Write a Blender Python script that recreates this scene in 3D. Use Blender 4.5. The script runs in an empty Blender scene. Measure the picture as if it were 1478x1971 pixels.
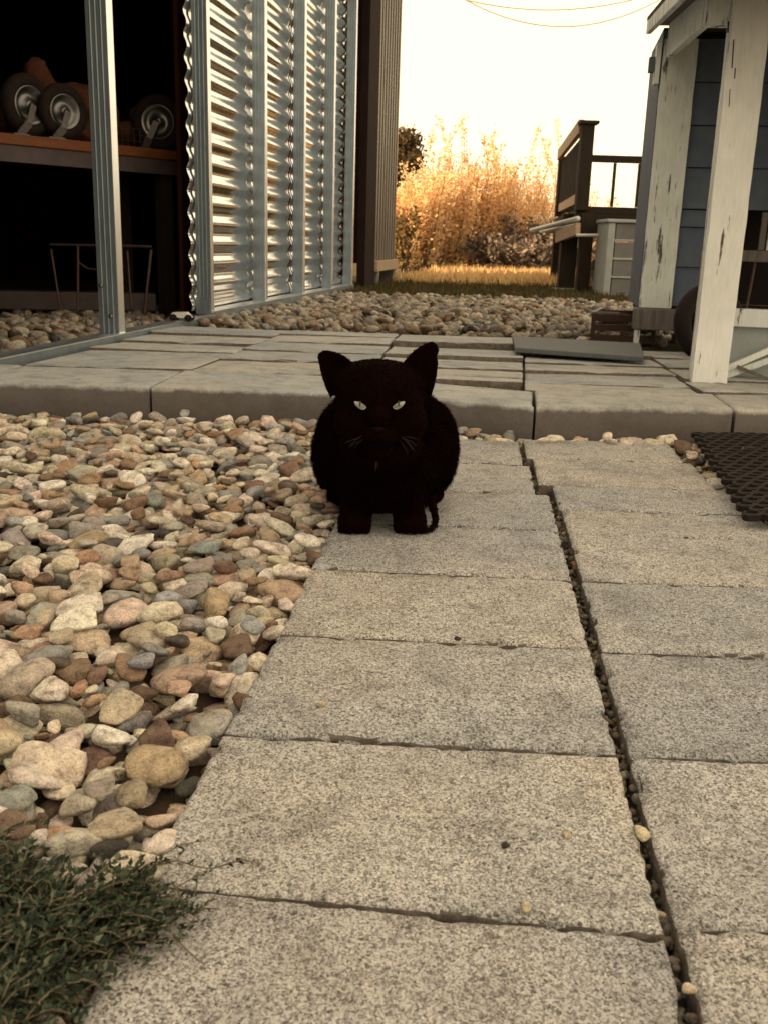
import bpy, bmesh, math, random
import numpy as np
from mathutils import Vector, Matrix, noise
from mathutils.bvhtree import BVHTree

sc = bpy.context.scene
col = sc.collection
rnd = random.Random(7)
R = math.radians

# ------------------------------------------------------------------ camera
FPX, CAMH, RHO = 1900.0, 0.52, 0.03            # focal length in pixels of a 1478 px wide frame
TH = math.atan(523 / FPX)
FW = Vector((0, math.cos(TH), -math.sin(TH)))
_u0 = Vector((0, math.sin(TH), math.cos(TH)))
_r0 = Vector((1, 0, 0))
CR = math.cos(RHO) * _r0 + math.sin(RHO) * _u0
CU = -math.sin(RHO) * _r0 + math.cos(RHO) * _u0
CC = Vector((0, 0, CAMH))
cam = bpy.data.cameras.new('camera')
cam.sensor_fit = 'HORIZONTAL'
cam.sensor_width = 36
cam.lens = 36 * FPX / 1478
cam.clip_start = 0.05
cam.clip_end = 2000
cam.dof.use_dof = True
cam.dof.focus_distance = 1.62
cam.dof.aperture_fstop = 20
co = bpy.data.objects.new('camera', cam)
m = Matrix((CR, CU, -FW)).transposed().to_4x4()
m.translation = CC
co.matrix_world = m
col.objects.link(co)
sc.camera = co

# ------------------------------------------------------------------ sky, sun, exposure
SUN_TO = Vector((-0.92, -0.52, 0.33)).normalized()      # direction towards the sun: low, from the left
SUN_EL = math.asin(SUN_TO.z)
SUN_AZ = math.atan2(SUN_TO.x, SUN_TO.y)
world = bpy.data.worlds.new('World')
sc.world = world
world.use_nodes = True
wt = world.node_tree
wt.nodes.clear()
wo = wt.nodes.new('ShaderNodeOutputWorld')
bg = wt.nodes.new('ShaderNodeBackground')
sky = wt.nodes.new('ShaderNodeTexSky')
sky.sky_type = 'NISHITA'
sky.sun_disc = False
sky.sun_elevation = SUN_EL
sky.sun_rotation = SUN_AZ
sky.dust_density = 3.0
sky.air_density = 1.0
hz = wt.nodes.new('ShaderNodeMix')
hz.data_type = 'RGBA'
hz.blend_type = 'MIX'
hz.inputs[0].default_value = 0.86                       # bright evening haze veiling the clear sky
hz.inputs[7].default_value = (7.35, 5.80, 3.68, 1)
wt.links.new(sky.outputs[0], hz.inputs[6])
cl = wt.nodes.new('ShaderNodeMix')
cl.data_type = 'RGBA'
cl.blend_type = 'DARKEN'
cl.inputs[0].default_value = 1
cl.inputs[7].default_value = (7.2, 5.66, 3.56, 1)
wt.links.new(hz.outputs[2], cl.inputs[6])
wt.links.new(cl.outputs[2], bg.inputs[0])
bg.inputs[1].default_value = 0.1
wt.links.new(bg.outputs[0], wo.inputs[0])
sl = bpy.data.lights.new('sun', 'SUN')
sl.energy = 5.0
sl.angle = R(0.5)
sl.color = (1.0, 0.70, 0.40)
so = bpy.data.objects.new('sun', sl)
so.rotation_euler = SUN_TO.to_track_quat('Z', 'Y').to_euler()
so.location = SUN_TO * 50
col.objects.link(so)
sc.view_settings.view_transform = 'Standard'
sc.view_settings.look = 'None'
sc.view_settings.exposure = 1.42
sc.view_settings.gamma = 1.0

# ------------------------------------------------------------------ helpers
def ray(x, y):
    return FW + CR * ((x - 739) / FPX) - CU * ((y - 985.5) / FPX)
def gp(x, y, z=0.0):
    d = ray(x, y)
    return CC + d * ((z - CAMH) / d.z)
def at(x, y, Y):
    d = ray(x, y)
    return CC + d * (Y / d.y)
def proj(p):
    d = Vector(p) - CC
    k = d.dot(FW)
    return 739 + FPX * d.dot(CR) / k, 985.5 - FPX * d.dot(CU) / k, k
YA = R(9.0)
def yd(a, b, z=0.0):                                    # the yard's own axes: a across, b along the shed
    return Vector((a * math.cos(YA) + b * math.sin(YA), -a * math.sin(YA) + b * math.cos(YA), z))

def tag(o, label=None, cat=None, group=None, kind=None):
    if label: o['label'] = label
    if cat: o['category'] = cat
    if group: o['group'] = group
    if kind: o['kind'] = kind
    return o
def empty(name, loc):
    o = bpy.data.objects.new(name, None)
    o.location = loc
    o.empty_display_size = 0.05
    col.objects.link(o)
    return o
def wloc(o):
    v = Vector((0, 0, 0))
    while o is not None:
        v += o.location
        o = o.parent
    return v

class MB:
    def __init__(s):
        s.v = []; s.f = []
    def quadbox(s, c8):
        n = len(s.v)
        s.v += [Vector(c) for c in c8]
        for q in ((0,3,2,1),(4,5,6,7),(0,1,5,4),(1,2,6,5),(2,3,7,6),(3,0,4,7)):
            s.f.append([n + i for i in q])
        return s
    def box(s, x0, x1, y0, y1, z0, z1, fn=None):
        fn = fn or (lambda a, b, c: Vector((a, b, c)))
        return s.quadbox([fn(x0,y0,z0),fn(x1,y0,z0),fn(x1,y1,z0),fn(x0,y1,z0),fn(x0,y0,z1),fn(x1,y0,z1),fn(x1,y1,z1),fn(x0,y1,z1)])
    def bar(s, p, q, w, h, up=Vector((0,0,1))):
        p = Vector(p); q = Vector(q); d = (q - p).normalized()
        if abs(d.dot(up)) > .98: up = Vector((0,1,0))
        a = d.cross(up).normalized() * w / 2
        b = a.cross(d).normalized() * h / 2
        return s.quadbox([p-a-b,p+a-b,q+a-b,q-a-b,p-a+b,p+a+b,q+a+b,q-a+b])
    def tube(s, pts, rad, n=8, cap=True):
        pts = [Vector(p) for p in pts]
        if not isinstance(rad, (list, tuple)): rad = [rad] * len(pts)
        base = len(s.v); prev = None
        for i, p in enumerate(pts):
            d = (pts[min(i+1,len(pts)-1)] - pts[max(i-1,0)]).normalized()
            if prev is None:
                t = Vector((0,0,1)) if abs(d.z) < .9 else Vector((1,0,0))
                a = d.cross(t).normalized()
            else:
                a = (prev - d * prev.dot(d)).normalized()
            prev = a
            b = d.cross(a)
            for k in range(n):
                an = 2*math.pi*k/n
                s.v.append(p + (a*math.cos(an) + b*math.sin(an)) * rad[i])
        for i in range(len(pts)-1):
            for k in range(n):
                k2 = (k+1) % n
                s.f.append([base+i*n+k, base+i*n+k2, base+(i+1)*n+k2, base+(i+1)*n+k])
        if cap:
            s.f.append([base+k for k in range(n)][::-1])
            s.f.append([base+(len(pts)-1)*n+k for k in range(n)])
        return s
    def lathe(s, prof, c, axis, n=28, closed=True):     # prof: (radius, offset along axis)
        c = Vector(c); ax = Vector(axis).normalized()
        t = Vector((0,0,1)) if abs(ax.z) < .9 else Vector((1,0,0))
        a = ax.cross(t).normalized(); b = ax.cross(a)
        base = len(s.v); k = len(prof)
        for i in range(n):
            an = 2*math.pi*i/n
            for r, o in prof:
                s.v.append(c + ax*o + (a*math.cos(an) + b*math.sin(an))*r)
        for i in range(n):
            i2 = (i+1) % n
            for j in range(k if closed else k-1):
                j2 = (j+1) % k
                s.f.append([base+i*k+j, base+i*k+j2, base+i2*k+j2, base+i2*k+j])
        return s
    def build(s, name, mat, parent=None, smooth=False, bevel=0, seg=2):
        me = bpy.data.meshes.new(name)
        off = wloc(parent) if parent else Vector((0,0,0))
        me.from_pydata([tuple(v - off) for v in s.v], [], s.f)
        me.validate()
        if bevel:
            bm = bmesh.new(); bm.from_mesh(me)
            bmesh.ops.bevel(bm, geom=bm.edges[:], offset=bevel, segments=seg, affect='EDGES', profile=.6, clamp_overlap=True)
            bm.to_mesh(me); bm.free()
        bm = bmesh.new(); bm.from_mesh(me)
        bmesh.ops.recalc_face_normals(bm, faces=bm.faces[:])
        bm.to_mesh(me); bm.free()
        if smooth: me.shade_smooth()
        if mat: me.materials.append(mat)
        o = bpy.data.objects.new(name, me)
        col.objects.link(o)
        if parent: o.parent = parent
        return o

def npmesh(name, V, Fc, mat, parent=None, smooth=False, colors=None, off=None):
    """fast mesh from arrays; Fc is (n, k)"""
    V = np.asarray(V, np.float32); Fc = np.asarray(Fc, np.int32)
    if parent is not None: V = V - np.array(wloc(parent), np.float32)
    me = bpy.data.meshes.new(name)
    n, k = Fc.shape
    me.vertices.add(len(V)); me.vertices.foreach_set('co', V.ravel())
    me.loops.add(n*k); me.loops.foreach_set('vertex_index', Fc.ravel())
    me.polygons.add(n)
    me.polygons.foreach_set('loop_start', np.arange(0, n*k, k, dtype=np.int32))
    me.update(calc_edges=True)
    if smooth: me.shade_smooth()
    if colors is not None:
        at_ = me.attributes.new('tone', 'FLOAT_COLOR', 'POINT')
        c4 = np.ones((len(V), 4), np.float32); c4[:, :3] = colors
        at_.data.foreach_set('color', c4.ravel())
    me.materials.append(mat)
    o = bpy.data.objects.new(name, me)
    col.objects.link(o)
    if parent is not None: o.parent = parent
    return o

# ------------------------------------------------------------------ materials
class NT:
    def __init__(s, name):
        s.m = bpy.data.materials.new(name); s.m.use_nodes = True
        s.t = s.m.node_tree; s.n = s.t.nodes; s.l = s.t.links
        s.b = s.n['Principled BSDF']
    def node(s, typ, **kw):
        n = s.n.new(typ)
        for k, v in kw.items():
            if k.startswith('i_'):
                key = k[2:]
                n.inputs[int(key) if key.isdigit() else key].default_value = v
            else: setattr(n, k, v)
        return n
    def coord(s, scale=(1,1,1), obj=True):
        c = s.node('ShaderNodeTexCoord'); mp = s.node('ShaderNodeMapping')
        mp.inputs['Scale'].default_value = scale
        s.l.new(c.outputs['Object' if obj else 'Generated'], mp.inputs[0])
        return mp.outputs[0]
    def noise(s, vec, scale, detail=4, rough=.6):
        n = s.node('ShaderNodeTexNoise'); n.inputs['Scale'].default_value = scale
        n.inputs['Detail'].default_value = detail; n.inputs['Roughness'].default_value = rough
        s.l.new(vec, n.inputs['Vector']); return n
    def voro(s, vec, scale, feature='F1'):
        n = s.node('ShaderNodeTexVoronoi', feature=feature); n.inputs['Scale'].default_value = scale
        s.l.new(vec, n.inputs['Vector']); return n
    def ramp(s, fac, stops):
        r = s.node('ShaderNodeValToRGB'); e = r.color_ramp.elements
        while len(e) < len(stops): e.new(.5)
        for el, (p, c) in zip(e, stops):
            el.position = p; el.color = (*c, 1) if len(c) == 3 else c
        s.l.new(fac, r.inputs[0]); return r.outputs[0]
    def mix(s, fac, a, b, mode='MIX'):
        n = s.node('ShaderNodeMix', data_type='RGBA', blend_type=mode)
        for i, v in ((0, fac), (6, a), (7, b)):
            if hasattr(v, 'is_output'): s.l.new(v, n.inputs[i])
            else: n.inputs[i].default_value = v if i == 0 else (*v[:3], 1)
        return n.outputs[2]
    def math(s, op, a, b=None):
        n = s.node('ShaderNodeMath', operation=op)
        for i, v in ((0, a), (1, b)):
            if v is None: continue
            if hasattr(v, 'is_output'): s.l.new(v, n.inputs[i])
            else: n.inputs[i].default_value = v
        return n.outputs[0]
    def bump(s, h, strength=.4, dist=.01):
        b = s.node('ShaderNodeBump'); b.inputs['Strength'].default_value = strength
        b.inputs['Distance'].default_value = dist
        s.l.new(h, b.inputs['Height']); s.l.new(b.outputs[0], s.b.inputs['Normal'])
    def set(s, color=None, rough=None, metal=None, spec=None):
        for k, v in (('Base Color', color), ('Roughness', rough), ('Metallic', metal), ('Specular IOR Level', spec)):
            if v is None: continue
            if hasattr(v, 'is_output'): s.l.new(v, s.b.inputs[k])
            elif k == 'Base Color': s.b.inputs[k].default_value = (*v, 1)
            else: s.b.inputs[k].default_value = v
        return s.m

def mat_concrete(name, dark, mid, light, agg, cell=190., fine=1.0, bump=.5, splash=None):
    t = NT(name); P = t.coord()
    oi = t.node('ShaderNodeObjectInfo')
    mp = t.node('ShaderNodeVectorMath', operation='ADD'); t.l.new(P, mp.inputs[0])
    cx = t.node('ShaderNodeCombineXYZ')
    r10 = t.math('MULTIPLY', oi.outputs['Random'], 13.0)
    t.l.new(r10, cx.inputs[0]); t.l.new(r10, cx.inputs[1]); t.l.new(cx.outputs[0], mp.inputs[1])
    P = mp.outputs[0]
    wn = t.noise(P, cell*1.1, 2); wv = t.mix(.0045, P, wn.outputs['Color'], 'ADD')
    v1 = t.voro(wv, cell); v2 = t.voro(wv, cell*1.9)
    n1 = t.noise(P, 5, 5, .65); n2 = t.noise(P, 420, 3, .75)
    sep = t.node('ShaderNodeSeparateColor'); t.l.new(v1.outputs['Color'], sep.inputs[0])
    sep2 = t.node('ShaderNodeSeparateColor'); t.l.new(v2.outputs['Color'], sep2.inputs[0])
    c1 = t.ramp(sep.outputs[0], [(0, agg[0]), (.2, agg[1]), (.5, agg[2]), (.8, agg[3]), (1, agg[4])])
    c2 = t.ramp(sep2.outputs[1], [(0, dark), (.18, dark), (.4, mid), (1, light)])
    edge = t.ramp(v1.outputs['Distance'], [(.36, (1,1,1)), (.50, (0,0,0))])
    ev = t.math('MULTIPLY', edge, t.ramp(sep.outputs[1], [(.42, (0,0,0)), (.46, (1,1,1))]))
    base = t.mix(t.math('MULTIPLY', ev, fine), c2, c1)
    base = t.mix(t.ramp(n1.outputs[0], [(.38, (0,0,0)), (.72, (.55,.55,.55))]), base, tuple(x*.62 for x in mid))
    tone = t.ramp(oi.outputs['Random'], [(0, (.84,.85,.87)), (.5, (1,.99,.96)), (1, (1.0,.95,.88))])
    base = t.mix(1.0, base, tone, 'MULTIPLY')
    speck = t.ramp(n2.outputs[0], [(.37, (.16,.15,.15)), (.50, (1.06,1.06,1.06))])
    base = t.mix(.95*fine, base, speck, 'MULTIPLY')
    st = t.noise(P, 14, 5, .7)
    base = t.mix(.55, base, t.ramp(st.outputs[0], [(.33, (.45,.43,.42)), (.52, (1,1,1))]), 'MULTIPLY')
    wn3 = t.noise(P, 2.6, 3, .55)
    base = t.mix(.8, base, t.ramp(wn3.outputs[0], [(.36, (.80,.83,.86)), (.5, (1,1,1)), (.66, (1.08,1.02,.95))]), 'MULTIPLY')
    if splash:                                          # soil splashed up the exposed kerb side
        g = t.node('ShaderNodeNewGeometry'); xyz = t.node('ShaderNodeSeparateXYZ'); t.l.new(g.outputs['Position'], xyz.inputs[0])
        e = t.noise(g.outputs['Position'], 16, 5, .7)
        hgt_ = t.math('ADD', xyz.outputs[2], t.math('MULTIPLY', e.outputs[0], .035))
        base = t.mix(t.ramp(hgt_, [(splash, (.86,.86,.86)), (splash+.012, (0,0,0))]), base, (.080,.066,.064))
    hgt = t.math('ADD', t.math('MULTIPLY', ev, .8), t.math('MULTIPLY', n2.outputs[0], .9))
    t.bump(hgt, bump, .004)
    return t.set(base, .9, 0, .25)

M = {}
M['path'] = mat_concrete('path_concrete', (.32,.325,.34), (.61,.62,.65), (.75,.76,.79),
    [(.15,.15,.16), (.40,.40,.42), (.62,.62,.65), (.80,.80,.83), (.92,.92,.93)], 200., 1.0, 1.0)
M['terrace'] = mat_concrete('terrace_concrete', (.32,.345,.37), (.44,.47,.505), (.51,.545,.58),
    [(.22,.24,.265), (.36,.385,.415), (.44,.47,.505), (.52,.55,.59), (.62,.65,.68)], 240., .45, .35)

def stone_mat(name, attr):
    t = NT(name); P = t.coord()
    if attr:
        a = t.node('ShaderNodeAttribute'); a.attribute_name = 'tone'; base = a.outputs['Color']
        sc_ = 1.0
    else:
        oi = t.node('ShaderNodeObjectInfo'); base = oi.outputs['Color']
    g = t.node('ShaderNodeNewGeometry'); P = g.outputs['Position']
    n1 = t.noise(P, 60, 6, .7); n2 = t.noise(P, 380, 4, .7); n3 = t.noise(P, 22, 3, .6)
    c = t.mix(.9, base, t.ramp(n1.outputs[0], [(.32, (.36,.31,.28)), (.46, (.95,.93,.9)), (.60, (1.35,1.3,1.22))]), 'MULTIPLY')
    c = t.mix(.75, c, t.ramp(n2.outputs[0], [(.34, (.42,.38,.35)), (.52, (1,1,1))]), 'MULTIPLY')
    c = t.mix(t.ramp(n3.outputs[0], [(.5, (0,0,0)), (.68, (.5,.5,.5))]), c, (.40,.30,.21))
    v = t.voro(P, 130, 'DISTANCE_TO_EDGE')
    c = t.mix(t.math('MULTIPLY', t.ramp(v.outputs['Distance'], [(.0, (1,1,1)), (.05, (0,0,0))]), t.ramp(n3.outputs[0], [(.48, (0,0,0)), (.6, (.5,.5,.5))])), c, (.10,.08,.065))
    t.bump(t.math('ADD', n1.outputs[0], t.math('MULTIPLY', n2.outputs[0], .35)), .9, .010)
    return t.set(c, .75, 0, .25)
M['stone'] = stone_mat('river_stone', False)
M['stone_mass'] = stone_mat('river_stone_mass', True)

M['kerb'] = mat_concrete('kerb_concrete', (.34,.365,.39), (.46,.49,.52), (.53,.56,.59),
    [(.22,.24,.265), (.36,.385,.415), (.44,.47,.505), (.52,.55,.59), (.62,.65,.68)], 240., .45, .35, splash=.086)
def simple(name, c1, c2, scale=8, rough=.7, metal=0, spec=.4, bump=.2, stretch=(1,1,1), detail=5):
    t = NT(name); P = t.coord(stretch)
    n = t.noise(P, scale, detail, .65); n2 = t.noise(P, scale*7, 3, .6)
    f = t.math('ADD', t.math('MULTIPLY', n.outputs[0], .75), t.math('MULTIPLY', n2.outputs[0], .25))
    c = t.ramp(f, [(.32, c1), (.68, c2)])
    t.bump(f, bump, .01)
    return t.set(c, rough, metal, spec)
M['paver_side'] = simple('joint_shade_side', (.06,.05,.047), (.20,.175,.16), 60, .95, 0, .1, .6)  # slab sides with the shadow of the joints put into the colour
M['soil'] = simple('soil', (.028,.02,.015), (.075,.055,.04), 30, .95, 0, .1, .8)
def ground_mat():
    t = NT('ground_earth'); P = t.coord()
    n = t.noise(P, 1.5, 6, .7); n2 = t.noise(P, 40, 4, .7)
    c = t.mix(n2.outputs[0], t.ramp(n.outputs[0], [(.3, (.035,.03,.018)), (.7, (.085,.07,.035))]), (.11,.085,.045))
    t.bump(n2.outputs[0], .6, .03)
    return t.set(c, .95, 0, .1)
M['ground'] = ground_mat()
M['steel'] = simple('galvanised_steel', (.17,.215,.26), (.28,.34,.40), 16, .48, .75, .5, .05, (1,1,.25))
M['steel_edge'] = simple('galvanised_lit_edge', (.66,.69,.74), (.80,.83,.88), 16, .3, .95, .5, .04, (1,1,.25))  # same steel, with the sky highlight on flanges and lips put into the colour
def sheet_mat():
    t = NT('corrugated_zinc'); P = t.coord()
    n = t.noise(P, 2.2, 3, .5); n2 = t.noise(P, 26, 3, .6)
    c = t.ramp(n2.outputs[0], [(.3, (.72,.73,.74)), (.7, (.86,.87,.89))])
    t.bump(t.math('ADD', n.outputs[0], t.math('MULTIPLY', n2.outputs[0], .05)), .09, .05)
    return t.set(c, .13, 1.0)
M['sheet'] = sheet_mat()
M['siding_rib'] = simple('ribbed_siding', (.15,.135,.12), (.25,.225,.20), 10, .45, .5, .4, .05, (1,1,.1))
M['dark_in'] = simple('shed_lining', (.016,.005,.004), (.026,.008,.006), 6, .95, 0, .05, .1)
M['dark_red'] = simple('dark_gap_board', (.016,.010,.009), (.028,.018,.016), 6, .9, 0, .1, .1)
def wood(name, c1, c2, rough=.8, st=(12,12,1.2), sc_=4, bump=.35):
    return simple(name, c1, c2, sc_, rough, 0, .25, bump, st)
M['bench_wood'] = simple('bench_wood', (.10,.030,.009), (.19,.062,.018), 5, .6, 0, .3, .2, (1,1,6))
M['bench_edge'] = simple('bench_edge', (.055,.042,.044), (.09,.07,.072), 8, .6, .2, .3, .1)
M['rubber'] = simple('black_rubber', (.007,.004,.004), (.013,.008,.008), 30, .75, 0, .3, .2)
M['tyre'] = simple('dusty_tyre', (.010,.006,.005), (.022,.014,.012), 24, .85, 0, .2, .3)
M['chrome'] = simple('wheel_steel', (.10,.10,.105), (.18,.18,.185), 12, .32, .9, .5, .05)
M['bracket'] = simple('fork_steel', (.10,.085,.09), (.17,.15,.155), 12, .5, .6, .5, .05)
M['canvas'] = simple('brown_canvas', (.05,.018,.011), (.12,.05,.03), 9, .9, 0, .15, .5)
M['rod'] = simple('thin_rod_metal', (.05,.03,.028), (.09,.06,.055), 20, .5, .5, .4, .05)
M['bag'] = simple('black_sack', (.003,.0018,.0018), (.006,.0036,.0036), 8, .7, 0, .3, .4)
M['pale_plastic'] = simple('pale_plastic', (.45,.47,.47), (.6,.6,.58), 10, .5, 0, .4, .05)

def peel(name, paint, paint2, under, amount=.34, st=(9,9,1.0)):
    t = NT(name); P = t.coord(st); Q = t.coord()
    n = t.noise(P, 3.0, 6, .68); g = t.noise(P, 14, 3, .6); d = t.noise(Q, 5, 4, .6)
    pc = t.ramp(g.outputs[0], [(.3, paint2), (.6, paint)])
    pc = t.mix(.5, pc, t.ramp(d.outputs[0], [(.3, (.72,.75,.70)), (.6, (1,1,1))]), 'MULTIPLY')
    mk = t.ramp(n.outputs[0], [(amount-.02, (1,1,1)), (amount+.012, (0,0,0))])
    gc = t.ramp(g.outputs[0], [(.3, tuple(x*.5 for x in under)), (.7, under)])
    c = t.mix(mk, pc, gc)
    t.bump(t.math('ADD', t.math('MULTIPLY', mk, -1.0), t.math('MULTIPLY', g.outputs[0], .35)), .5, .004)
    return t.set(c, .75, 0, .3)
M['white_paint'] = peel('peeling_white_paint', (.84,.87,.90), (.76,.79,.83), (.13,.11,.09), .335)
M['worn_paint'] = peel('worn_white_paint', (.72,.77,.80), (.62,.67,.70), (.12,.11,.10), .405)
M['grey_wood'] = wood('weathered_grey_wood', (.09,.078,.078), (.20,.18,.18))
M['blue_board'] = simple('slate_blue_paint', (.075,.10,.155), (.11,.14,.20), 6, .7, 0, .3, .12, (1,1,1))
M['dark_board'] = wood('dark_stained_wood', (.012,.008,.006), (.028,.018,.014))
M['deck_cap'] = wood('pale_lit_wood', (.30,.22,.16), (.48,.37,.27), .8, (3,3,12))  # pale wood; on the deck rails it paints in the light from the sky
M['roof'] = simple('roofing_felt', (.05,.045,.04), (.10,.09,.08), 60, .95, 0, .1, .6)
M['panel_grey'] = simple('grey_panel_board', (.27,.31,.33), (.36,.40,.42), 5, .8, 0, .2, .1)
M['box_plastic'] = simple('grey_resin', (.13,.13,.14), (.19,.19,.20), 7, .6, 0, .3, .1)
M['box_light'] = simple('pale_resin', (.24,.27,.28), (.35,.38,.39), 7, .6, 0, .3, .1)
M['crate'] = simple('brown_crate_plastic', (.035,.018,.013), (.065,.036,.027), 14, .6, 0, .35, .1)
M['plank'] = simple('slate_plank', (.075,.085,.10), (.12,.135,.15), 10, .7, 0, .3, .3, (1,8,1))
M['wire'] = simple('cable_sheath', (.22,.22,.21), (.28,.28,.27), 10, .6, 0, .3, .05)

def leafmat(name, stops, trans=.35, rough=.7):
    t = NT(name)
    g = t.node('ShaderNodeNewGeometry')
    c = t.ramp(g.outputs['Random Per Island'], stops)
    t.set(c, rough, 0, .2)
    tr = t.node('ShaderNodeBsdfTranslucent'); t.l.new(c, tr.inputs[0])
    mx = t.node('ShaderNodeMixShader'); mx.inputs[0].default_value = trans
    t.l.new(t.b.outputs[0], mx.inputs[1]); t.l.new(tr.outputs[0], mx.inputs[2])
    t.l.new(mx.outputs[0], t.n['Material Output'].inputs[0])
    return t.m
M['gold'] = leafmat('golden_leaf', [(0, (.62,.40,.20)), (.4, (.80,.56,.31)), (.75, (.87,.66,.41)), (1, (.90,.76,.55))], .5)
M['gold2'] = leafmat('rust_leaf', [(0, (.58,.35,.16)), (.5, (.77,.50,.25)), (1, (.85,.65,.40))], .5)
M['conifer'] = leafmat('conifer_needle', [(0, (.035,.025,.012)), (.5, (.07,.05,.022)), (1, (.13,.085,.04))], .2)
M['olive'] = leafmat('olive_leaf', [(0, (.07,.05,.02)), (.5, (.16,.11,.045)), (1, (.30,.2,.09))], .3)
M['brush'] = leafmat('dead_brush', [(0, (.09,.065,.055)), (.5, (.15,.12,.095)), (1, (.22,.18,.14))], .2)
M['dry_grass'] = leafmat('dry_grass', [(0, (.52,.31,.14)), (.5, (.72,.46,.21)), (1, (.82,.61,.34))], .35)
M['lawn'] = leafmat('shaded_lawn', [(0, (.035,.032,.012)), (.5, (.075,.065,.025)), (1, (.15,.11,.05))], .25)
M['cover'] = leafmat('ground_cover_leaf', [(0, (.008,.015,.010)), (.5, (.022,.038,.023)), (.85, (.05,.075,.045)), (1, (.15,.18,.12))], .2, .5)
M['stem'] = simple('plant_stem', (.09,.07,.05), (.20,.16,.115), 40, .8, 0, .2, .1)
M['bark'] = simple('bark', (.05,.03,.02), (.12,.08,.05), 20, .9, 0, .1, .5)
def furmat():
    t = NT('black_fur'); P = t.coord()
    n = t.noise(P, 25, 4, .6)
    c = t.ramp(n.outputs[0], [(.3, (.0030,.0005,.0004)), (.7, (.0048,.0009,.0008))])
    return t.set(c, .9, 0, .03)
M['fur'] = furmat()
M['ear_skin'] = simple('inner_ear', (.014,.003,.0025), (.02,.005,.004), 30, .8, 0, .05, .1)
M['nose'] = simple('nose_leather', (.0045,.0012,.0012), (.0065,.002,.002), 60, .7, 0, .05, .2)
def eyemat():
    t = NT('cat_iris'); P = t.coord()
    n = t.noise(P, 240, 3, .6)
    c = t.ramp(n.outputs[0], [(.35, (.20,.215,.19)), (.65, (.31,.33,.29))])
    return t.set(c, .25, 0, .5)
M['iris'] = eyemat()
M['pupil'] = simple('pupil', (.004,.002,.002), (.005,.002,.002), 5, .15, 0, .5, 0)
M['whisker'] = simple('whisker', (.03,.022,.023), (.055,.042,.043), 5, .5, 0, .3, 0)

# ------------------------------------------------------------------ ground
prof = [(-60,-.055),(2.62,-.055),(3.0,-.05),(3.15,.04),(5.2,.055),(9,.055),(13,.05),(20,.05),(60,.1),(1500,.1)]
g = MB()
xs = [-1500,-60,-12,-4,-1.5,0,1.5,4,12,60,1500]
for y, z in prof:
    for x in xs: g.v.append(Vector((x, y, z)))
for j in range(len(prof)-1):
    for i in range(len(xs)-1):
        k = j*len(xs)+i; g.f.append([k, k+1, k+1+len(xs), k+len(xs)])
tag(g.build('ground', M['ground']), kind='structure')

# ------------------------------------------------------------------ pavers
def paver(name, mat, q, zt, th, parent, seed, nx=14, ny=9, tilt=(0,0), jag=.0016):
    """q = four corners (near-left, near-right, far-right, far-left); worn rounded edges"""
    rr = random.Random(seed)
    q = [Vector((p[0], p[1], 0)) for p in q]
    def par(n, L):
        e = [0, .0025/L, .007/L, .016/L]
        mid = [(.016/L) + (1-.032/L)*i/(n-6) for i in range(1, n-6)]
        return e + mid + [1-x for x in e[::-1]]
    L1 = (q[1]-q[0]).length; L2 = (q[3]-q[0]).length
    U = par(nx, L1); W = par(ny, L2)
    ctr = sum(q, Vector())/4
    sv = rr.random()*50
    top = []; mb = MB()
    for w in W:
        for u in U:
            p = (q[0]*(1-u)+q[1]*u)*(1-w) + (q[3]*(1-u)+q[2]*u)*w
            du = min(u, 1-u)*L1; dw = min(w, 1-w)*L2
            d = min(du, dw)
            drop = .0035*max(0, 1-d/.007)**2
            nz = noise.noise(Vector((p.x*45+sv, p.y*45, 3)))
            nb = noise.noise(Vector((p.x*9+sv, p.y*9, 1)))
            chip = max(0, noise.noise(Vector((p.x*42+sv, p.y*42, 9)))-.12)*.022*max(0, 1-d/.011) if d < .011 else 0
            z = zt - drop + .0006*nz + .0012*nb - chip + tilt[0]*(p.x-ctr.x) + tilt[1]*(p.y-ctr.y)
            inward = (ctr - p).normalized()
            j = jag*noise.noise(Vector((p.x*60+sv, p.y*60, 5)))
            if d < .003: p = p + inward*(abs(j) + chip*.5)
            mb.v.append(Vector((p.x, p.y, z)))
    a, b = len(U), len(W)
    for j in range(b-1):
        for i in range(a-1):
            k = j*a+i; mb.f.append([k, k+1, k+1+a, k+a])
    ring = [i for i in range(a)] + [j*a+a-1 for j in range(1, b)] + [(b-1)*a+i for i in range(a-2, -1, -1)] + [j*a for j in range(b-2, 0, -1)]
    zb = zt - th
    n0 = len(mb.v)
    for lvl in (.35, 1):
        for k in ring:
            v = mb.v[k]
            off = noise.noise(Vector((v.x*30, v.y*30, lvl*7+sv)))*.0015
            mb.v.append(Vector((v.x+off, v.y+off, zt-.006-(th-.006)*lvl)))
    n = len(ring)
    for i in range(n):
        i2 = (i+1) % n
        mb.f.append([ring[i2], ring[i], n0+i, n0+i2])
        mb.f.append([n0+i2, n0+i, n0+n+i, n0+n+i2])
    o = mb.build(name, mat, parent, smooth=True)
    if mat is not M['kerb']:                            # joint shadow painted as dark brown on the cut sides
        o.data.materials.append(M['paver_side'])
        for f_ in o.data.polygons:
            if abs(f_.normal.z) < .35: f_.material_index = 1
    return o

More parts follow.
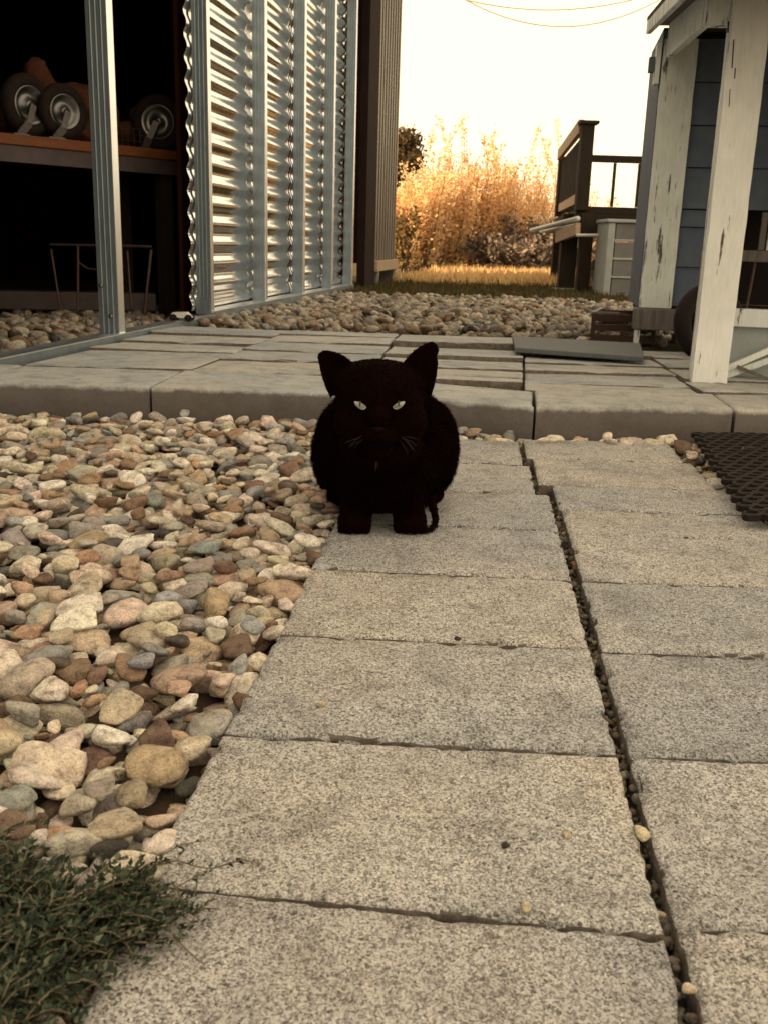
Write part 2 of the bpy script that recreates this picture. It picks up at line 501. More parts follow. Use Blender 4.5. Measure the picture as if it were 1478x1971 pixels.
path = empty('path', (0.05, .6, 0)); tag(path, kind='structure')
PH = math.tan(R(4.6))
def pth(s, Y):                                          # lateral offset s measured from the path's left edge
    return (-.205 + .105*(Y-.5)*.85 + s, Y)
def skew(s, Y):                                         # cross joints run a touch askew
    x, y = pth(s, Y)
    k_ = (.045 + .07*max(0, min(1, (1.0-Y)/.4))) if s < .43 else .018
    return (x, y + k_*((.42 if s < .43 else .44) - s))
seamL = lambda Y: .425
left_j = [.10, .383, .662, .945, 1.228, 1.51, 1.79, 2.075, 2.36, 2.66]
right_j = [.10, .385, .672, .945, 1.225, 1.508, 1.775, 1.955, 2.165, 2.45, 2.70]
k = 0
for i in range(len(left_j)-1):
    y0, y1 = left_j[i]+.0016, left_j[i+1]-.0016
    w = .421 if i < 7 else (.375 if i == 8 else .392)
    o = paver('paver', M['path'], [skew(0+rnd.uniform(-.003,.003), y0), skew(w, y0), skew(w, y1), skew(rnd.uniform(-.003,.003), y1)],
              rnd.uniform(-.001,.0015), .055, path, 100+k, nx=50, ny=36, jag=.0042, tilt=(rnd.uniform(-.004,.004), rnd.uniform(-.006,.006))); k += 1
sl0 = [.4315,.4315,.432,.434,.436,.437,.437,.432,.402,.387]
for i in range(len(right_j)-1):
    y0, y1 = right_j[i]+.0016, right_j[i+1]-.0016
    s0 = sl0[i]
    w = .42 if i < 6 else .402
    o = paver('paver', M['path'], [skew(s0, y0), skew(s0+w, y0), skew(s0+w, y1), skew(s0, y1)],
              rnd.uniform(-.001,.0015), .055, path, 140+k, nx=50, ny=36, jag=.0042, tilt=(rnd.uniform(-.004,.004), rnd.uniform(-.006,.006))); k += 1

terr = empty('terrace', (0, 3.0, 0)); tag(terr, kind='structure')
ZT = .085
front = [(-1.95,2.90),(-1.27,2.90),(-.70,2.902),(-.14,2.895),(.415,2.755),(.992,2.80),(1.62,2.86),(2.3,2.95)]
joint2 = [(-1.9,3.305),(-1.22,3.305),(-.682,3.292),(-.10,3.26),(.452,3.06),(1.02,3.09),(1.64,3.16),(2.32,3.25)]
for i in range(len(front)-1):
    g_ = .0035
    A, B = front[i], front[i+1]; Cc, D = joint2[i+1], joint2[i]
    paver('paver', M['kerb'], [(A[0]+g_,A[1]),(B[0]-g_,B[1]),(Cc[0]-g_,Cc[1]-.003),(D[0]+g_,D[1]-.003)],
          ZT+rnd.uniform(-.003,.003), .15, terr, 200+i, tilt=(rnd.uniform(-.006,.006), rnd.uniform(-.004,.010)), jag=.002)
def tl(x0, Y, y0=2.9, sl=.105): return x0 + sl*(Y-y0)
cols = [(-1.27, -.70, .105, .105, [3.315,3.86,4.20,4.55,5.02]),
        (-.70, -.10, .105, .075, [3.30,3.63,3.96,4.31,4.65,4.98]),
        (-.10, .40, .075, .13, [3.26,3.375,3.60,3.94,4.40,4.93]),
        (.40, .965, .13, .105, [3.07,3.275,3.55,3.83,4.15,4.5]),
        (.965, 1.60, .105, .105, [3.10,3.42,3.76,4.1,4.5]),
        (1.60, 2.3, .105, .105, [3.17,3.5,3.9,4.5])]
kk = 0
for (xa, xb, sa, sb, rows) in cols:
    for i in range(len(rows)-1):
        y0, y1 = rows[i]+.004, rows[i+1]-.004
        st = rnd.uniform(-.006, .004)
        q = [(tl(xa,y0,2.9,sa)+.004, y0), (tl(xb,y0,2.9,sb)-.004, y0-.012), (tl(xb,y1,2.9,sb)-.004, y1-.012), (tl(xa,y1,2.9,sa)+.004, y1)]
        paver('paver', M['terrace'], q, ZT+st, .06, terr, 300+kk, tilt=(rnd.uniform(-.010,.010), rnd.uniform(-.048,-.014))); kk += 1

# ------------------------------------------------------------------ river stones
def stone_shape(seed, sub=3):
    rr = random.Random(seed)
    bm = bmesh.new(); bmesh.ops.create_icosphere(bm, subdivisions=sub, radius=1)
    N = rr.randint(7, 14); p = rr.choice([6, 8, 11, 15])
    pl = []
    for _ in range(N):
        v = Vector((rr.gauss(0,1), rr.gauss(0,1), rr.gauss(0,1))).normalized()
        pl.append((v, rr.uniform(.62, 1.0)))
    pl += [(Vector(a), 1.0) for a in ((1,0,0),(-1,0,0),(0,1,0),(0,-1,0),(0,0,1),(0,0,-1))]
    for v in bm.verts:
        d = v.co.normalized()
        s = sum(max(0, n.dot(d)/h)**p for n, h in pl)**(1/p)
        r = 1/s
        r *= 1 + .09*noise.noise(d*2.2+Vector((seed,0,0))) + .030*noise.noise(d*6+Vector((0,seed,0)))
        v.co = d*r
    V = np.array([v.co[:] for v in bm.verts], np.float32)
    Fc = np.array([[v.index for v in f.verts] for f in bm.faces], np.int32)
    bm.free()
    V /= np.abs(V).max(axis=0)
    return V, Fc
SH_HI = [stone_shape(i, 3) for i in range(18)]
SH_LO = [stone_shape(50+i, 2) for i in range(10)]
PAL = [((.58,.54,.47),12), ((.68,.65,.59),14), ((.48,.41,.33),9), ((.43,.35,.27),6), ((.28,.20,.155),5), ((.15,.105,.09),4),
       ((.36,.37,.36),9), ((.25,.27,.28),6), ((.31,.35,.38),4), ((.42,.30,.21),2), ((.075,.073,.075),3), ((.46,.45,.41),9), ((.76,.74,.69),9)]
def pick(rr):
    t = rr.uniform(0, sum(w for _, w in PAL))
    for c, w in PAL:
        t -= w
        if t <= 0: break
    c = (c[0]*1.18, c[1]*1.15, c[2]*1.16)
    s = rr.uniform(.75, 1.2)
    return tuple(min(.86, x*s*rr.uniform(.94,1.06)) for x in c)

def drop_bed(x0, x1, y0, y1, cell, blocked, base, nst, size, cap, seed, cand=4, zmax=.03):
    rr = random.Random(seed)
    nx, ny = int((x1-x0)/cell), int((y1-y0)/cell)
    gx = x0 + (np.arange(nx)+.5)*cell; gy = y0 + (np.arange(ny)+.5)*cell
    Hm = np.full((ny, nx), base, np.float32); ID = np.full((ny, nx), -1, np.int32)
    X2, Y2 = np.meshgrid(gx, gy)
    blk = blocked(X2, Y2); Hm[blk] = 9.0
    out = []
    for n in range(nst):
        a = size(rr, n); b = a*rr.uniform(.50, .90); c = a*rr.uniform(.30, .55)
        best = None
        for _ in range(cand):
            px_, py_ = rr.uniform(x0, x1), rr.uniform(y0, y1); an = rr.uniform(0, math.pi)
            i0, i1 = int((px_-a-x0)/cell), int((px_+a-x0)/cell)+1
            j0, j1 = int((py_-a-y0)/cell), int((py_+a-y0)/cell)+1
            if i0 < 0 or j0 < 0 or i1 > nx or j1 > ny: continue
            dx = X2[j0:j1, i0:i1]-px_; dy = Y2[j0:j1, i0:i1]-py_
            ca, sa = math.cos(an), math.sin(an)
            r2 = ((dx*ca+dy*sa)/a)**2 + ((-dx*sa+dy*ca)/b)**2
            mk = r2 < .70
            if not mk.any(): continue
            hh = np.sqrt(np.clip(1-r2, 0, 1))*c
            sub = Hm[j0:j1, i0:i1]
            z = float(np.percentile((sub + hh*.8)[mk], 93)) if sub[mk].max() < 5 else 99
            if z > 5: continue
            if best is None or z + c < best[0]: best = (z+c, z, px_, py_, an, i0, i1, j0, j1, mk, hh)
        if best is None or best[0] > (zmax + (0 if rr.random() < .9 else .012) if a > .017 else -.006): continue
        _, z, px_, py_, an, i0, i1, j0, j1, mk, hh = best
        sub = Hm[j0:j1, i0:i1]; sid = ID[j0:j1, i0:i1]
        tp = z + hh; up = mk & (tp > sub) & (sub < 5)
        sub[up] = tp[up]; sid[up] = len(out)
        out.append((px_, py_, z, a, b, c, an, rr.gauss(0,.2), rr.gauss(0,.2), rr.randrange(1000), pick(rr)))
    cnt = np.bincount(ID[ID >= 0].ravel(), minlength=len(out))
    return out, cnt*cell*cell

def smat(s):
    px_, py_, z, a, b, c, an, tx, ty, var, colr = s
    return Matrix.Translation((px_, py_, z)) @ Matrix.Rotation(an, 4, 'Z') @ Matrix.Rotation(tx, 4, 'X') @ Matrix.Rotation(ty, 4, 'Y') @ Matrix.Diagonal((a, b, c, 1))
def stone_mass(name, stones, shapes, mat, parent=None):
    Vs, Fs, Cs = [], [], []; n = 0
    for s in stones:
        V, Fc = shapes[s[9] % len(shapes)]
        mt = np.array(smat(s))
        Vs.append(V @ mt[:3, :3].T + mt[:3, 3]); Fs.append(Fc + n); n += len(V)
        Cs.append(np.tile(np.array(s[10], np.float32), (len(V), 1)))
    return npmesh(name, np.concatenate(Vs), np.concatenate(Fs), mat, parent, True, np.concatenate(Cs))

def blocked_near(X, Y):
    xl = -.205 + .105*(Y-.5)*.85
    onpath = (X > xl+.010) & (X < xl + np.where(Y < 1.77, .865, np.where(Y < 2.0, .852, .808))) & (Y < 2.64)
    fy = np.where(X < -.14, 2.885, np.where(X < .415, 2.885-.252*(X+.14), 2.75+.078*(X-.415)))
    return onpath | (Y > fy) | (X < -.47*Y-.12) | ((X > .80) & (Y < 1.3)) | (X > 1.25)
bed = empty('gravel_bed', (-.6, 1.6, -.05)); tag(bed, kind='structure')
def sz(rr, n):
    if n < 2000: return min(.038, max(.013, rr.lognormvariate(math.log(.0235), .36)))
    if n < 5600: return min(.036, max(.011, rr.lognormvariate(math.log(.020), .36)))
    return rr.uniform(.008, .017)
stones, vis = drop_bed(-1.62, 1.25, .48, 2.95, .005, blocked_near, -.050, 8600, sz, 0, 11, cand=6, zmax=.016)
sco = []
for s, v in zip(stones, vis):
    x, y, d = proj((s[0], s[1], s[2]))
    inside = -40 < x < 1520 and y < 2000
    sco.append(v/d/d if inside else -1)
order = sorted(range(len(stones)), key=lambda i: -sco[i])
topset = set(order[:300])
mesh_hi = []
for i, (V, Fc) in enumerate(SH_HI):
    me = bpy.data.meshes.new('stone'); me.from_pydata(V.tolist(), [], Fc.tolist()); me.shade_smooth(); me.materials.append(M['stone']); mesh_hi.append(me)
boff = Matrix.Translation(-wloc(bed))
for i in order[:300]:
    s = stones[i]
    o = bpy.data.objects.new('stone', mesh_hi[s[9] % len(mesh_hi)])
    col.objects.link(o); o.parent = bed; o.matrix_local = boff @ smat(s); o.color = (*s[10], 1)
rest = [s for i, s in enumerate(stones) if i not in topset]
tag(stone_mass('small_stones', rest, SH_HI, M['stone_mass'], bed), kind='stuff')

# far gravel strip behind the terrace, and the gravel floor inside the shed
def scatter_bed(poly, n, base, smin, smax, seed):
    rr = random.Random(seed); out = []
    while len(out) < n:
        a, b = rr.uniform(poly[0], poly[1]), rr.uniform(poly[2], poly[3])
        p = yd(a, b)
        s = rr.uniform(smin, smax)
        out.append((p.x, p.y, base+rr.uniform(-.012,.030), s, s*rr.uniform(.6,.95), s*rr.uniform(.45,.75), rr.uniform(0,3.14), rr.uniform(-.5,.5), rr.uniform(-.5,.5), rr.randrange(1000), pick(rr)))
    return out
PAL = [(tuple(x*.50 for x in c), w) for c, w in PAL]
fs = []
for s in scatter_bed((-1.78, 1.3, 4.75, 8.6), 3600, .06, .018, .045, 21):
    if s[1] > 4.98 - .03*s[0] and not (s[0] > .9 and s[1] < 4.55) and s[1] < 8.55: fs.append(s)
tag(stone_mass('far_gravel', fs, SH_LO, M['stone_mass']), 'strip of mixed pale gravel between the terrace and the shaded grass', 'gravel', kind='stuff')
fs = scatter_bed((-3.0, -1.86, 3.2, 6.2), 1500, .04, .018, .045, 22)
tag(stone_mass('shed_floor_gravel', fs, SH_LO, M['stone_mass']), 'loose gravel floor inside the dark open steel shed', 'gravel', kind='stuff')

# grit in the seam between the two paver columns, loose pebbles and crumbs on the path
rr = random.Random(5)
grit = []
for i in range(900):
    Y = rr.uniform(.5, 2.65)
    x, _ = pth((.427 if Y < 2.07 else .395 if Y < 2.36 else .381)+rr.uniform(-.008,.012), Y)
    s = rr.uniform(.0025, .0065)
    grit.append((x, Y, -.022+rr.uniform(-.006,.008), s, s*.8, s*.7, rr.uniform(0,3), rr.uniform(-.6,.6), rr.uniform(-.6,.6), rr.randrange(1000), tuple(c*.55 for c in pick(rr))))
tag(stone_mass('seam_grit', grit, SH_LO, M['stone_mass']), 'fine grit filling the long seam between the two paver columns', 'grit', kind='stuff')
sb = MB()
sb.box(-.6, 1.1, .0, 2.66, -.054, -.034)
tag(sb.build('path_bedding', M['soil']), kind='structure')
crumbs = [(1235,1612,.009,'cream pebble lodged on the edge of the long paver seam'),
          (1088,1612,.0055,'small cream chip on the middle paver left of the seam pebble'),
          (1012,1752,.006,'pale chip beside the lowest full cross joint'),
          (620,1362,.0065,'pale broken shell fragment lying on the left paver column'),
          (1275,1738,.0045,'tiny pale pebble sitting down in the seam near the bottom'),
          (1270,1385,.004,'tiny grey pebble in the seam above the cream pebble'),
          (1107,1075,.008,'reddish pebble in the seam right of the cat'),
          (1328,1912,.006,'cream pebble beside the seam at the bottom edge'),
          (880,1232,.005,'small dark chip on the joint below the cat'),
          (972,1632,.005,'small dark chip on the paver left of the cream chip')]
for i, (x, y, s, lab) in enumerate(crumbs):
    p = gp(x, y)
    dark = 'dark' in lab
    c = (.05,.04,.035) if dark else ((.30,.15,.11) if 'reddish' in lab else ((.25,.25,.23) if 'grey' in lab else (.66,.60,.48)))
    V, Fc = SH_HI[i % len(SH_HI)]
    inseam = 'in the seam' in lab
    z = s*.5 if not inseam else -.012
    me = bpy.data.meshes.new('pebble'); me.from_pydata(V.tolist(), [], Fc.tolist()); me.shade_smooth(); me.materials.append(M['stone'])
    o = bpy.data.objects.new('pebble', me); col.objects.link(o)
    o.matrix_world = smat((p.x, p.y, z, s, s*.75, s*.55, rr.uniform(0,3), .1, -.1, i, c)); o.color = (*c, 1)
    tag(o, lab, 'pebble')

# ------------------------------------------------------------------ steel shed
WA = -1.81
shed = empty('steel_shed', yd(WA, 6, .05)); tag(shed, 'galvanised steel framed shed with open bays and corrugated metal sheeting', 'shed')
def ybox(a0, a1, b0, b1, z0, z1, mb=None): return (mb or MB()).box(a0, a1, b0, b1, z0, z1, yd)
SB = [4.045, 5.24, 6.30, 7.30, 8.28, 9.13]               # stud positions along the wall
HS = 2.85
def stud(b, depth, wid, z0, lab=None, name='stud'):
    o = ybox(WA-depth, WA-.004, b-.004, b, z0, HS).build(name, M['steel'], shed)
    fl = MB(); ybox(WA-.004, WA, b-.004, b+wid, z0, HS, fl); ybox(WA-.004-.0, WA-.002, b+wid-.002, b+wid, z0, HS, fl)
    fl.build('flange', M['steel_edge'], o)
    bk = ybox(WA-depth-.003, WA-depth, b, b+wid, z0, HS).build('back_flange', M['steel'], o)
    # pressed ribs that run the length of the web
    rb = MB()
    for fr in (.28, .55, .8):
        rb.tube([yd(WA-depth*fr, b-.003, z0), yd(WA-depth*fr, b-.003, HS)], .004, 6)
    rb.build('rib', M['steel'], o)
    return o
for i, b in enumerate(SB):
    o = stud(b, .088 if i == 0 else .080, .055 if i == 0 else .045, .10 if i == 0 else .11, name='post' if i == 0 else 'stud')
    if i > 0:   # sleeve at the foot of each stud
        ybox(WA-.086, WA-.006, b-.009, b-.005, .105, .105+.09).build('foot_sleeve', M['steel'], o)
stud(2.4, .088, .055, .10, name='post')
for (fr, z) in ((.82, .30), (.38, .175)):
    MB().lathe([(0,.006),(.007,.005),(.010,.001),(.010,0),(0,0)], yd(WA-.088*fr, SB[0]-.010, z), yd(0,-1,0)).build('bolt', M['chrome'], shed, smooth=True)
# bottom track
tr = ybox(WA-.10, WA+.012, -6, SB[1]+.03, .055, .098).build('sill_track', M['steel'], shed)
ybox(WA-.03, WA+.0135, -6, SB[1]+.03, .0985, .104).build('track_lip', M['steel_edge'], tr)
tr = ybox(WA-.09, WA+.014, SB[1]+.034, SB[5]+.05, .05, .118).build('sill_track', M['steel'], shed)
ybox(WA-.09, WA+.016, SB[1]+.034, SB[5]+.05, .1185, .122).build('track_lip', M['steel_edge'], tr)
# corrugated sheet behind the studs, one piece per bay
def corrugated(b0, b1, z0, z1, aoff, amp=.0085, lam=.108, seg=10, nb=10, sd=0):
    mb = MB(); nz = int((z1-z0)/lam*seg)
    for j in range(nz+1):
        z = z0 + (z1-z0)*j/nz
        for i in range(nb+1):
            b = b0 + (b1-b0)*i/nb
            wob = .0025*noise.noise(Vector((b*1.7+sd, z*1.3, sd)))
            mb.v.append(yd(aoff + amp*math.sin(2*math.pi*(z-z0)/lam) + wob, b, z))
    for j in range(nz):
        for i in range(nb):
            k = j*(nb+1)+i; mb.f.append([k, k+1, k+nb+2, k+nb+1])
    return mb
edges = [SB[1]-.05, SB[2]-.02, SB[3]-.02, SB[4]-.02, SB[5]+.05]
for i in range(4):
    o = corrugated(edges[i], edges[i+1]+.06, .122, HS, WA-.098-.003*(i % 2), sd=i*3.1).build('corrugated_sheet', M['sheet'], shed, smooth=True)
    sm = o.modifiers.new('thick', 'SOLIDIFY'); sm.thickness = .0012
o = corrugated(-6, 2.35, .12, HS, WA-.06, nb=16).build('corrugated_sheet', M['sheet'], shed, smooth=True)
# closed carcass: roof, back and end walls
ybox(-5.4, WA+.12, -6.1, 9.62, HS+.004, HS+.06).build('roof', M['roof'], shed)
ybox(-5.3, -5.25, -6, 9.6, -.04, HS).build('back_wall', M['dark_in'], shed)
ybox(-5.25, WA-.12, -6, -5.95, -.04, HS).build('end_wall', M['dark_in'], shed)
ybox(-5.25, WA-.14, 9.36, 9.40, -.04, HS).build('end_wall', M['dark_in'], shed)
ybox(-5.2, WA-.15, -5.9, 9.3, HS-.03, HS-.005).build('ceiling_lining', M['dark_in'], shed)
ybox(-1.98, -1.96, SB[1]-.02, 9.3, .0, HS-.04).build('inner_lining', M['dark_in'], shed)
# taller ribbed store at the far end
st = empty('ribbed_store', yd(WA, 11, .05)); tag(st, 'tall brown store with vertical ribbed metal siding past the corrugated bays', 'shed')
B0, B1, ZB, ZTOP = 9.66, 11.6, .30, 3.75
ybox(-4.9, WA-.06, B0, B1, ZB, ZTOP).build('carcass', M['dark_in'], st)
ybox(WA-.058, WA+.02, B0, B0+.55, .07, ZTOP).build('door_jamb', M['dark_red'], st)
nr = 9
for i in range(nr):
    b = B0+.56 + (B1-B0-.56)*i/nr; w = (B1-B0-.56)/nr
    mb = MB()
    ybox(WA-.056, WA-.02, b+.004, b+w-.004, ZB+.02, ZTOP, mb); ybox(WA-.02, WA+.018, b+.01, b+.055, ZB+.02, ZTOP, mb); ybox(WA-.02, WA+.006, b+.12, b+.145, ZB+.02, ZTOP, mb)
    mb.build('siding_panel', M['siding_rib'], st)
ybox(WA-.16, WA+.05, B0+.56, B1+.02, ZB-.09, ZB+.016).build('skid_beam', M['deck_cap'], st, bevel=.006)
for b in (B0+.66, B1-.16): ybox(WA-.14, WA+.02, b, b+.13, .04, ZB-.092).build('skid_block', M['grey_wood'], st, bevel=.006)
ybox(-5.0, WA+.12, B0-.05, B1+.08, ZTOP+.004, ZTOP+.05).build('roof', M['roof'], st)

# ------------------------------------------------------------------ inside the shed: bench, wheels, clutter
bA, bB = Vector((-2.28, 4.62, 0)), Vector((-1.20, 5.88, 0))
bd = (bB-bA).normalized(); bn = Vector((bd.y, -bd.x, 0))          # towards the viewer
if bn.y > 0: bn = -bn
bench = empty('workbench', (bA+bB)/2 - bn*.2); tag(bench, 'workbench with orange brown wooden top and grey apron inside the dark shed', 'workbench')
def bbox(s0, s1, d0, d1, z0, z1):
    f = lambda s, d, z: bA + bd*s - bn*d + Vector((0,0,z))
    return MB().box(s0, s1, d0, d1, z0, z1, f)
LB = (bB-bA).length
zt = .970
bbox(-.3, LB, 0, .55, zt-.05, zt).build('top', M['bench_wood'], bench, bevel=.004)
bbox(-.3, LB, .012, .05, zt-.13, zt-.052).build('apron', M['bench_edge'], bench)
for s in (-.25, LB-.09):
    for d in (.06, .47): bbox(s, s+.07, d, d+.07, .04, zt-.052).build('leg', M['dark_board'], bench)
def on_bench(x, d):
    """bench coordinate below image column x at depth d behind the bench front edge"""
    r_ = ray(x, 250); r2 = Vector((r_.x, r_.y)).normalized()
    o_ = bA - bn*d
    den = r2.x*bd.y - r2.y*bd.x
    t_ = (o_.x*bd.y - o_.y*bd.x)/den
    return Vector((r2.x*t_, r2.y*t_, zt))
def caster(x, d, r_, yaw, lab, lean=-.35):
    p = on_bench(x, d)
    root = empty('caster_wheel', p); tag(root, lab, 'wheel', 'wheels standing on the workbench')
    v = (CC-p); v.z = 0; v.normalize()
    ax = Matrix.Rotation(yaw, 3, 'Z') @ v
    c = p + Vector((0,0,r_))
    n = 10; tr_ = r_*.24
    pr = [(r_-tr_+tr_*math.cos(2*math.pi*k/n), tr_*1.05*math.sin(2*math.pi*k/n)) for k in range(n)]
    MB().lathe(pr, c, ax, 36).build('tyre', M['tyre'], root, smooth=True)
    rm = MB().lathe([(r_*.60, -.02), (r_*.63, .026), (r_*.58, .032), (r_*.50, .006), (r_*.2, .0), (r_*.16, .03), (.001, .034), (.001, -.02)], c, ax, 32, True).build('rim', M['chrome'], root, smooth=True)
    MB().lathe([(0, .05), (.012, .05), (.014, .03), (0, .03)], c, ax, 12).build('hub_nut', M['chrome'], rm, smooth=True)
    side = ax.cross(Vector((0,0,1))).normalized()
    q = p + side*lean*r_*1.15 + ax*.055 + Vector((0,0,.004))
    fk = MB(); mid = c*.45+q*.55 + ax*.035 + Vector((0,0,-.01))
    fk.bar(c+ax*.052, mid+ax*.012, .034, .006, ax); fk.bar(mid+ax*.012, q, .04, .006, ax)
    fk.build('fork', M['bracket'], root)
    MB().bar(q-side*.04, q+side*.05, .05, .008).build('mount_plate', M['bracket'], root)
    return root
caster(55, .12, .152, R(38), 'tall pneumatic caster wheel with steel rim at the left of the bench', .55)
caster(122, .10, .140, R(32), 'smaller pneumatic caster wheel second from left on the bench', .5)
caster(306, .10, .150, R(-12), 'pneumatic caster wheel on the bench right of the steel post', .4)
def lump(name, pts, mat, lab, cat, seed, smooth=True):
    """a rumpled heap from merged, noise-creased spheres"""
    bm = bmesh.new()
    for c, r3 in pts:
        mt = Matrix.Translation(c) @ Matrix.Diagonal((*r3, 1))
        bmesh.ops.create_icosphere(bm, subdivisions=3, radius=1, matrix=mt)
    me = bpy.data.meshes.new(name); bm.to_mesh(me); bm.free()
    o = bpy.data.objects.new(name, me); col.objects.link(o)
    rm = o.modifiers.new('r', 'REMESH'); rm.mode = 'VOXEL'; rm.voxel_size = .016
    dg = bpy.context.evaluated_depsgraph_get()
    m2 = bpy.data.meshes.new_from_object(o.evaluated_get(dg))
    o.modifiers.clear(); o.data = m2; bpy.data.meshes.remove(me); m2.name = name
    for v in m2.vertices:
        nz = noise.noise(v.co*9+Vector((seed,0,0)))*.030 + abs(noise.noise(v.co*21+Vector((0,seed,0))))*.022
        v.co += v.normal*nz
    m2.materials.append(mat); m2.shade_smooth() if smooth else None
    base = sum((Vector(c) for c, _ in pts), Vector())/len(pts)
    tag(o, lab, cat); return o
P = lambda x, d, dz: on_bench(x, d) + Vector((0,0,dz))
lump('canvas_heap', [(P(80,.38,.20),(.10,.08,.22)), (P(150,.36,.17),(.16,.08,.16)), (P(190,.34,.14),(.12,.08,.15)), (P(20,.4,.10),(.12,.08,.1)), (P(110,.4,.06),(.3,.1,.06))],
     M['canvas'], 'rumpled brown canvas heaped behind the two left wheels on the bench', 'canvas', 3)
lump('leather_roll', [(P(275,.36,.21),(.07,.06,.06)), (P(240,.36,.10),(.14,.07,.07)), (P(310,.38,.17),(.07,.06,.07)), (P(285,.38,.06),(.12,.09,.06))],
     M['canvas'], 'creased brown leather bundle behind the right wheel on the bench', 'bundle', 8)
# wire basket beside the right wheel
bk = empty('wire_basket', P(258,.12,0)); tag(bk, 'low dark wire mesh basket left of the right wheel on the bench', 'basket')
bc = P(258,.14,0)
for k in range(7):
    o_ = bc + bd*(-.12+.04*k)
    MB().tube([o_+Vector((0,0,.005)), o_+Vector((0,0,.11))], .003, 5).build('wire', M['rod'], bk)
for k in range(4):
    z = Vector((0,0,.008+.033*k))
    MB().tube([bc-bd*.12+z, bc+bd*.12+z], .003, 5).build('wire', M['rod'], bk)
# folding stand of thin rods under the bench
Ys = 5.35
fsd = empty('folding_stand', at(190, 590, Ys)); tag(fsd, 'thin rod folding stand on the gravel under the bench', 'stand')
for (a, b, r_) in (((98,478),(116,592),.006), ((150,470),(150,598),.007), ((245,482),(253,592),.006), ((291,480),(278,600),.008)):
    MB().tube([at(a[0],a[1],Ys), at(b[0],b[1],Ys)], r_, 6).build('leg', M['rod'], fsd)
MB().tube([at(96,470,Ys), at(292,474,Ys)], .007, 6).build('top_rail', M['rod'], fsd)
MB().tube([at(152,505,Ys), at(168,516,Ys), at(190,519,Ys), at(240,512,Ys)], .004, 6).build('sagging_cord', M['rod'], fsd)
flo = MB().bar(at(-40,575,5.7), at(300,580,5.95), .18, .10); tag(flo.build('floor_timber', M['bench_edge'], bevel=.006), 'long timber lying on the shed floor behind the folding stand', 'timber')
ty = empty('toy_truck', at(350, 612, 5.05)); tag(ty, 'small pale toy truck with dark wheels by the shed sill', 'toy')
c = at(350, 606, 5.05)
tb = MB(); tb.quadbox([c+Vector(v) for v in ((-.055,-.03,-.012),(.055,-.03,-.012),(.055,.03,-.012),(-.055,.03,-.012),(-.045,-.025,.012),(.03,-.025,.016),(.03,.025,.016),(-.045,.025,.012))])
tb.build('body', M['pale_plastic'], ty, bevel=.004)
for dx in (-.035, .04):
    for dy in (-.034, .034):
        MB().lathe([(.018,-.006),(.018,.006),(.006,.008),(.006,-.008)], c+Vector((dx,dy,-.012)), (0,1,0), 16).build('wheel', M['rubber'], ty, smooth=True)

# ------------------------------------------------------------------ the coop on the right
CB = 4.83; CA = .408
coop = empty('garden_coop', yd(CA+.5, CB, .08)); tag(coop, 'raised slate blue wooden coop with peeling white trim boards', 'coop')
def wobbly(a0, a1, b0, b1, z0, z1, name, mat, parent, seed, nz=26, amp=.003, foot=0):
    """a board with slightly uneven long edges; foot > 0 gives it a ragged lower end"""
    na = 7; mb = MB(); idx = []
    for j in range(nz+1):
        f_ = j/nz
        row = []
        for k in range(na+1):
            u = k/na
            a = a0 + (a1-a0)*u; z = z0 + (z1-z0)*f_
            if j == 0 and foot: z += abs(noise.noise(Vector((u*9, seed, 2))))*foot
            if k in (0, na): a += amp*noise.noise(Vector((z*9, seed+k, 0)))
            dep = .0015*noise.noise(Vector((a*60, z*4, seed)))
            row.append((a, z, dep))
        idx.append(row)
    W_ = na+1
    for lay in (0, 1):
        for row in idx:
            for (a, z, dep) in row: mb.v.append(yd(a, (b0+dep) if lay == 0 else b1, z))
    n1 = W_*(nz+1)
    for j in range(nz):
        for k in range(na):
            q = j*W_+k
            mb.f.append([q, q+1, q+1+W_, q+W_]); mb.f.append([n1+q, n1+q+W_, n1+q+1+W_, n1+q+1])
        for k in (0, na):
            q = j*W_+k; mb.f.append([q, q+W_, n1+q+W_, n1+q])
    for k in range(na):
        mb.f.append([k, k+1, n1+k+1, n1+k]); q = nz*W_+k; mb.f.append([q, q+1, n1+q+1, n1+q])
    return mb.build(name, mat, parent)
roofz = lambda b: 1.455 + .115*(b-4.86)
# front wall: clapboards above the opening, set back behind the porch post
z = .70; i = 0
while z < 1.40:
    z1 = min(z+.178, 1.44)
    mb = MB(); mb.quadbox([yd(CA+.02,CB+.012,z),yd(CA+1.5,CB+.012,z),yd(CA+1.5,CB+.04,z),yd(CA+.02,CB+.04,z),yd(CA+.02,CB+.028,z1-.004),yd(CA+1.5,CB+.028,z1-.004),yd(CA+1.5,CB+.04,z1-.004),yd(CA+.02,CB+.04,z1-.004)])
    mb.build('clapboard', M['blue_board'], coop); z = z1; i += 1
z = .265
while z < .69:
    z1 = min(z+.178, .698)
    mb = MB(); mb.quadbox([yd(CA+.02,CB+.012,z),yd(CA+.31,CB+.012,z),yd(CA+.31,CB+.04,z),yd(CA+.02,CB+.04,z),yd(CA+.02,CB+.028,z1-.004),yd(CA+.31,CB+.028,z1-.004),yd(CA+.31,CB+.04,z1-.004),yd(CA+.02,CB+.04,z1-.004)])
    mb.build('clapboard', M['blue_board'], coop); z = z1
wobbly(CA, CA+.145, CB-.022, CB+.008, .255, 1.40, 'corner_board', M['worn_paint'], coop, 3)
ybox(CA-.004, CA+.016, CB+.010, CB+.60, .255, 1.44).build('side_wall', M['blue_board'], coop)
ybox(CA+.02, CA+1.5, CB+.60, CB+.62, .255, 1.44).build('rear_wall', M['rubber'], coop)
ybox(CA+.02, CA+1.5, CB+.05, CB+.59, .225, .252).build('floor', M['dark_board'], coop)
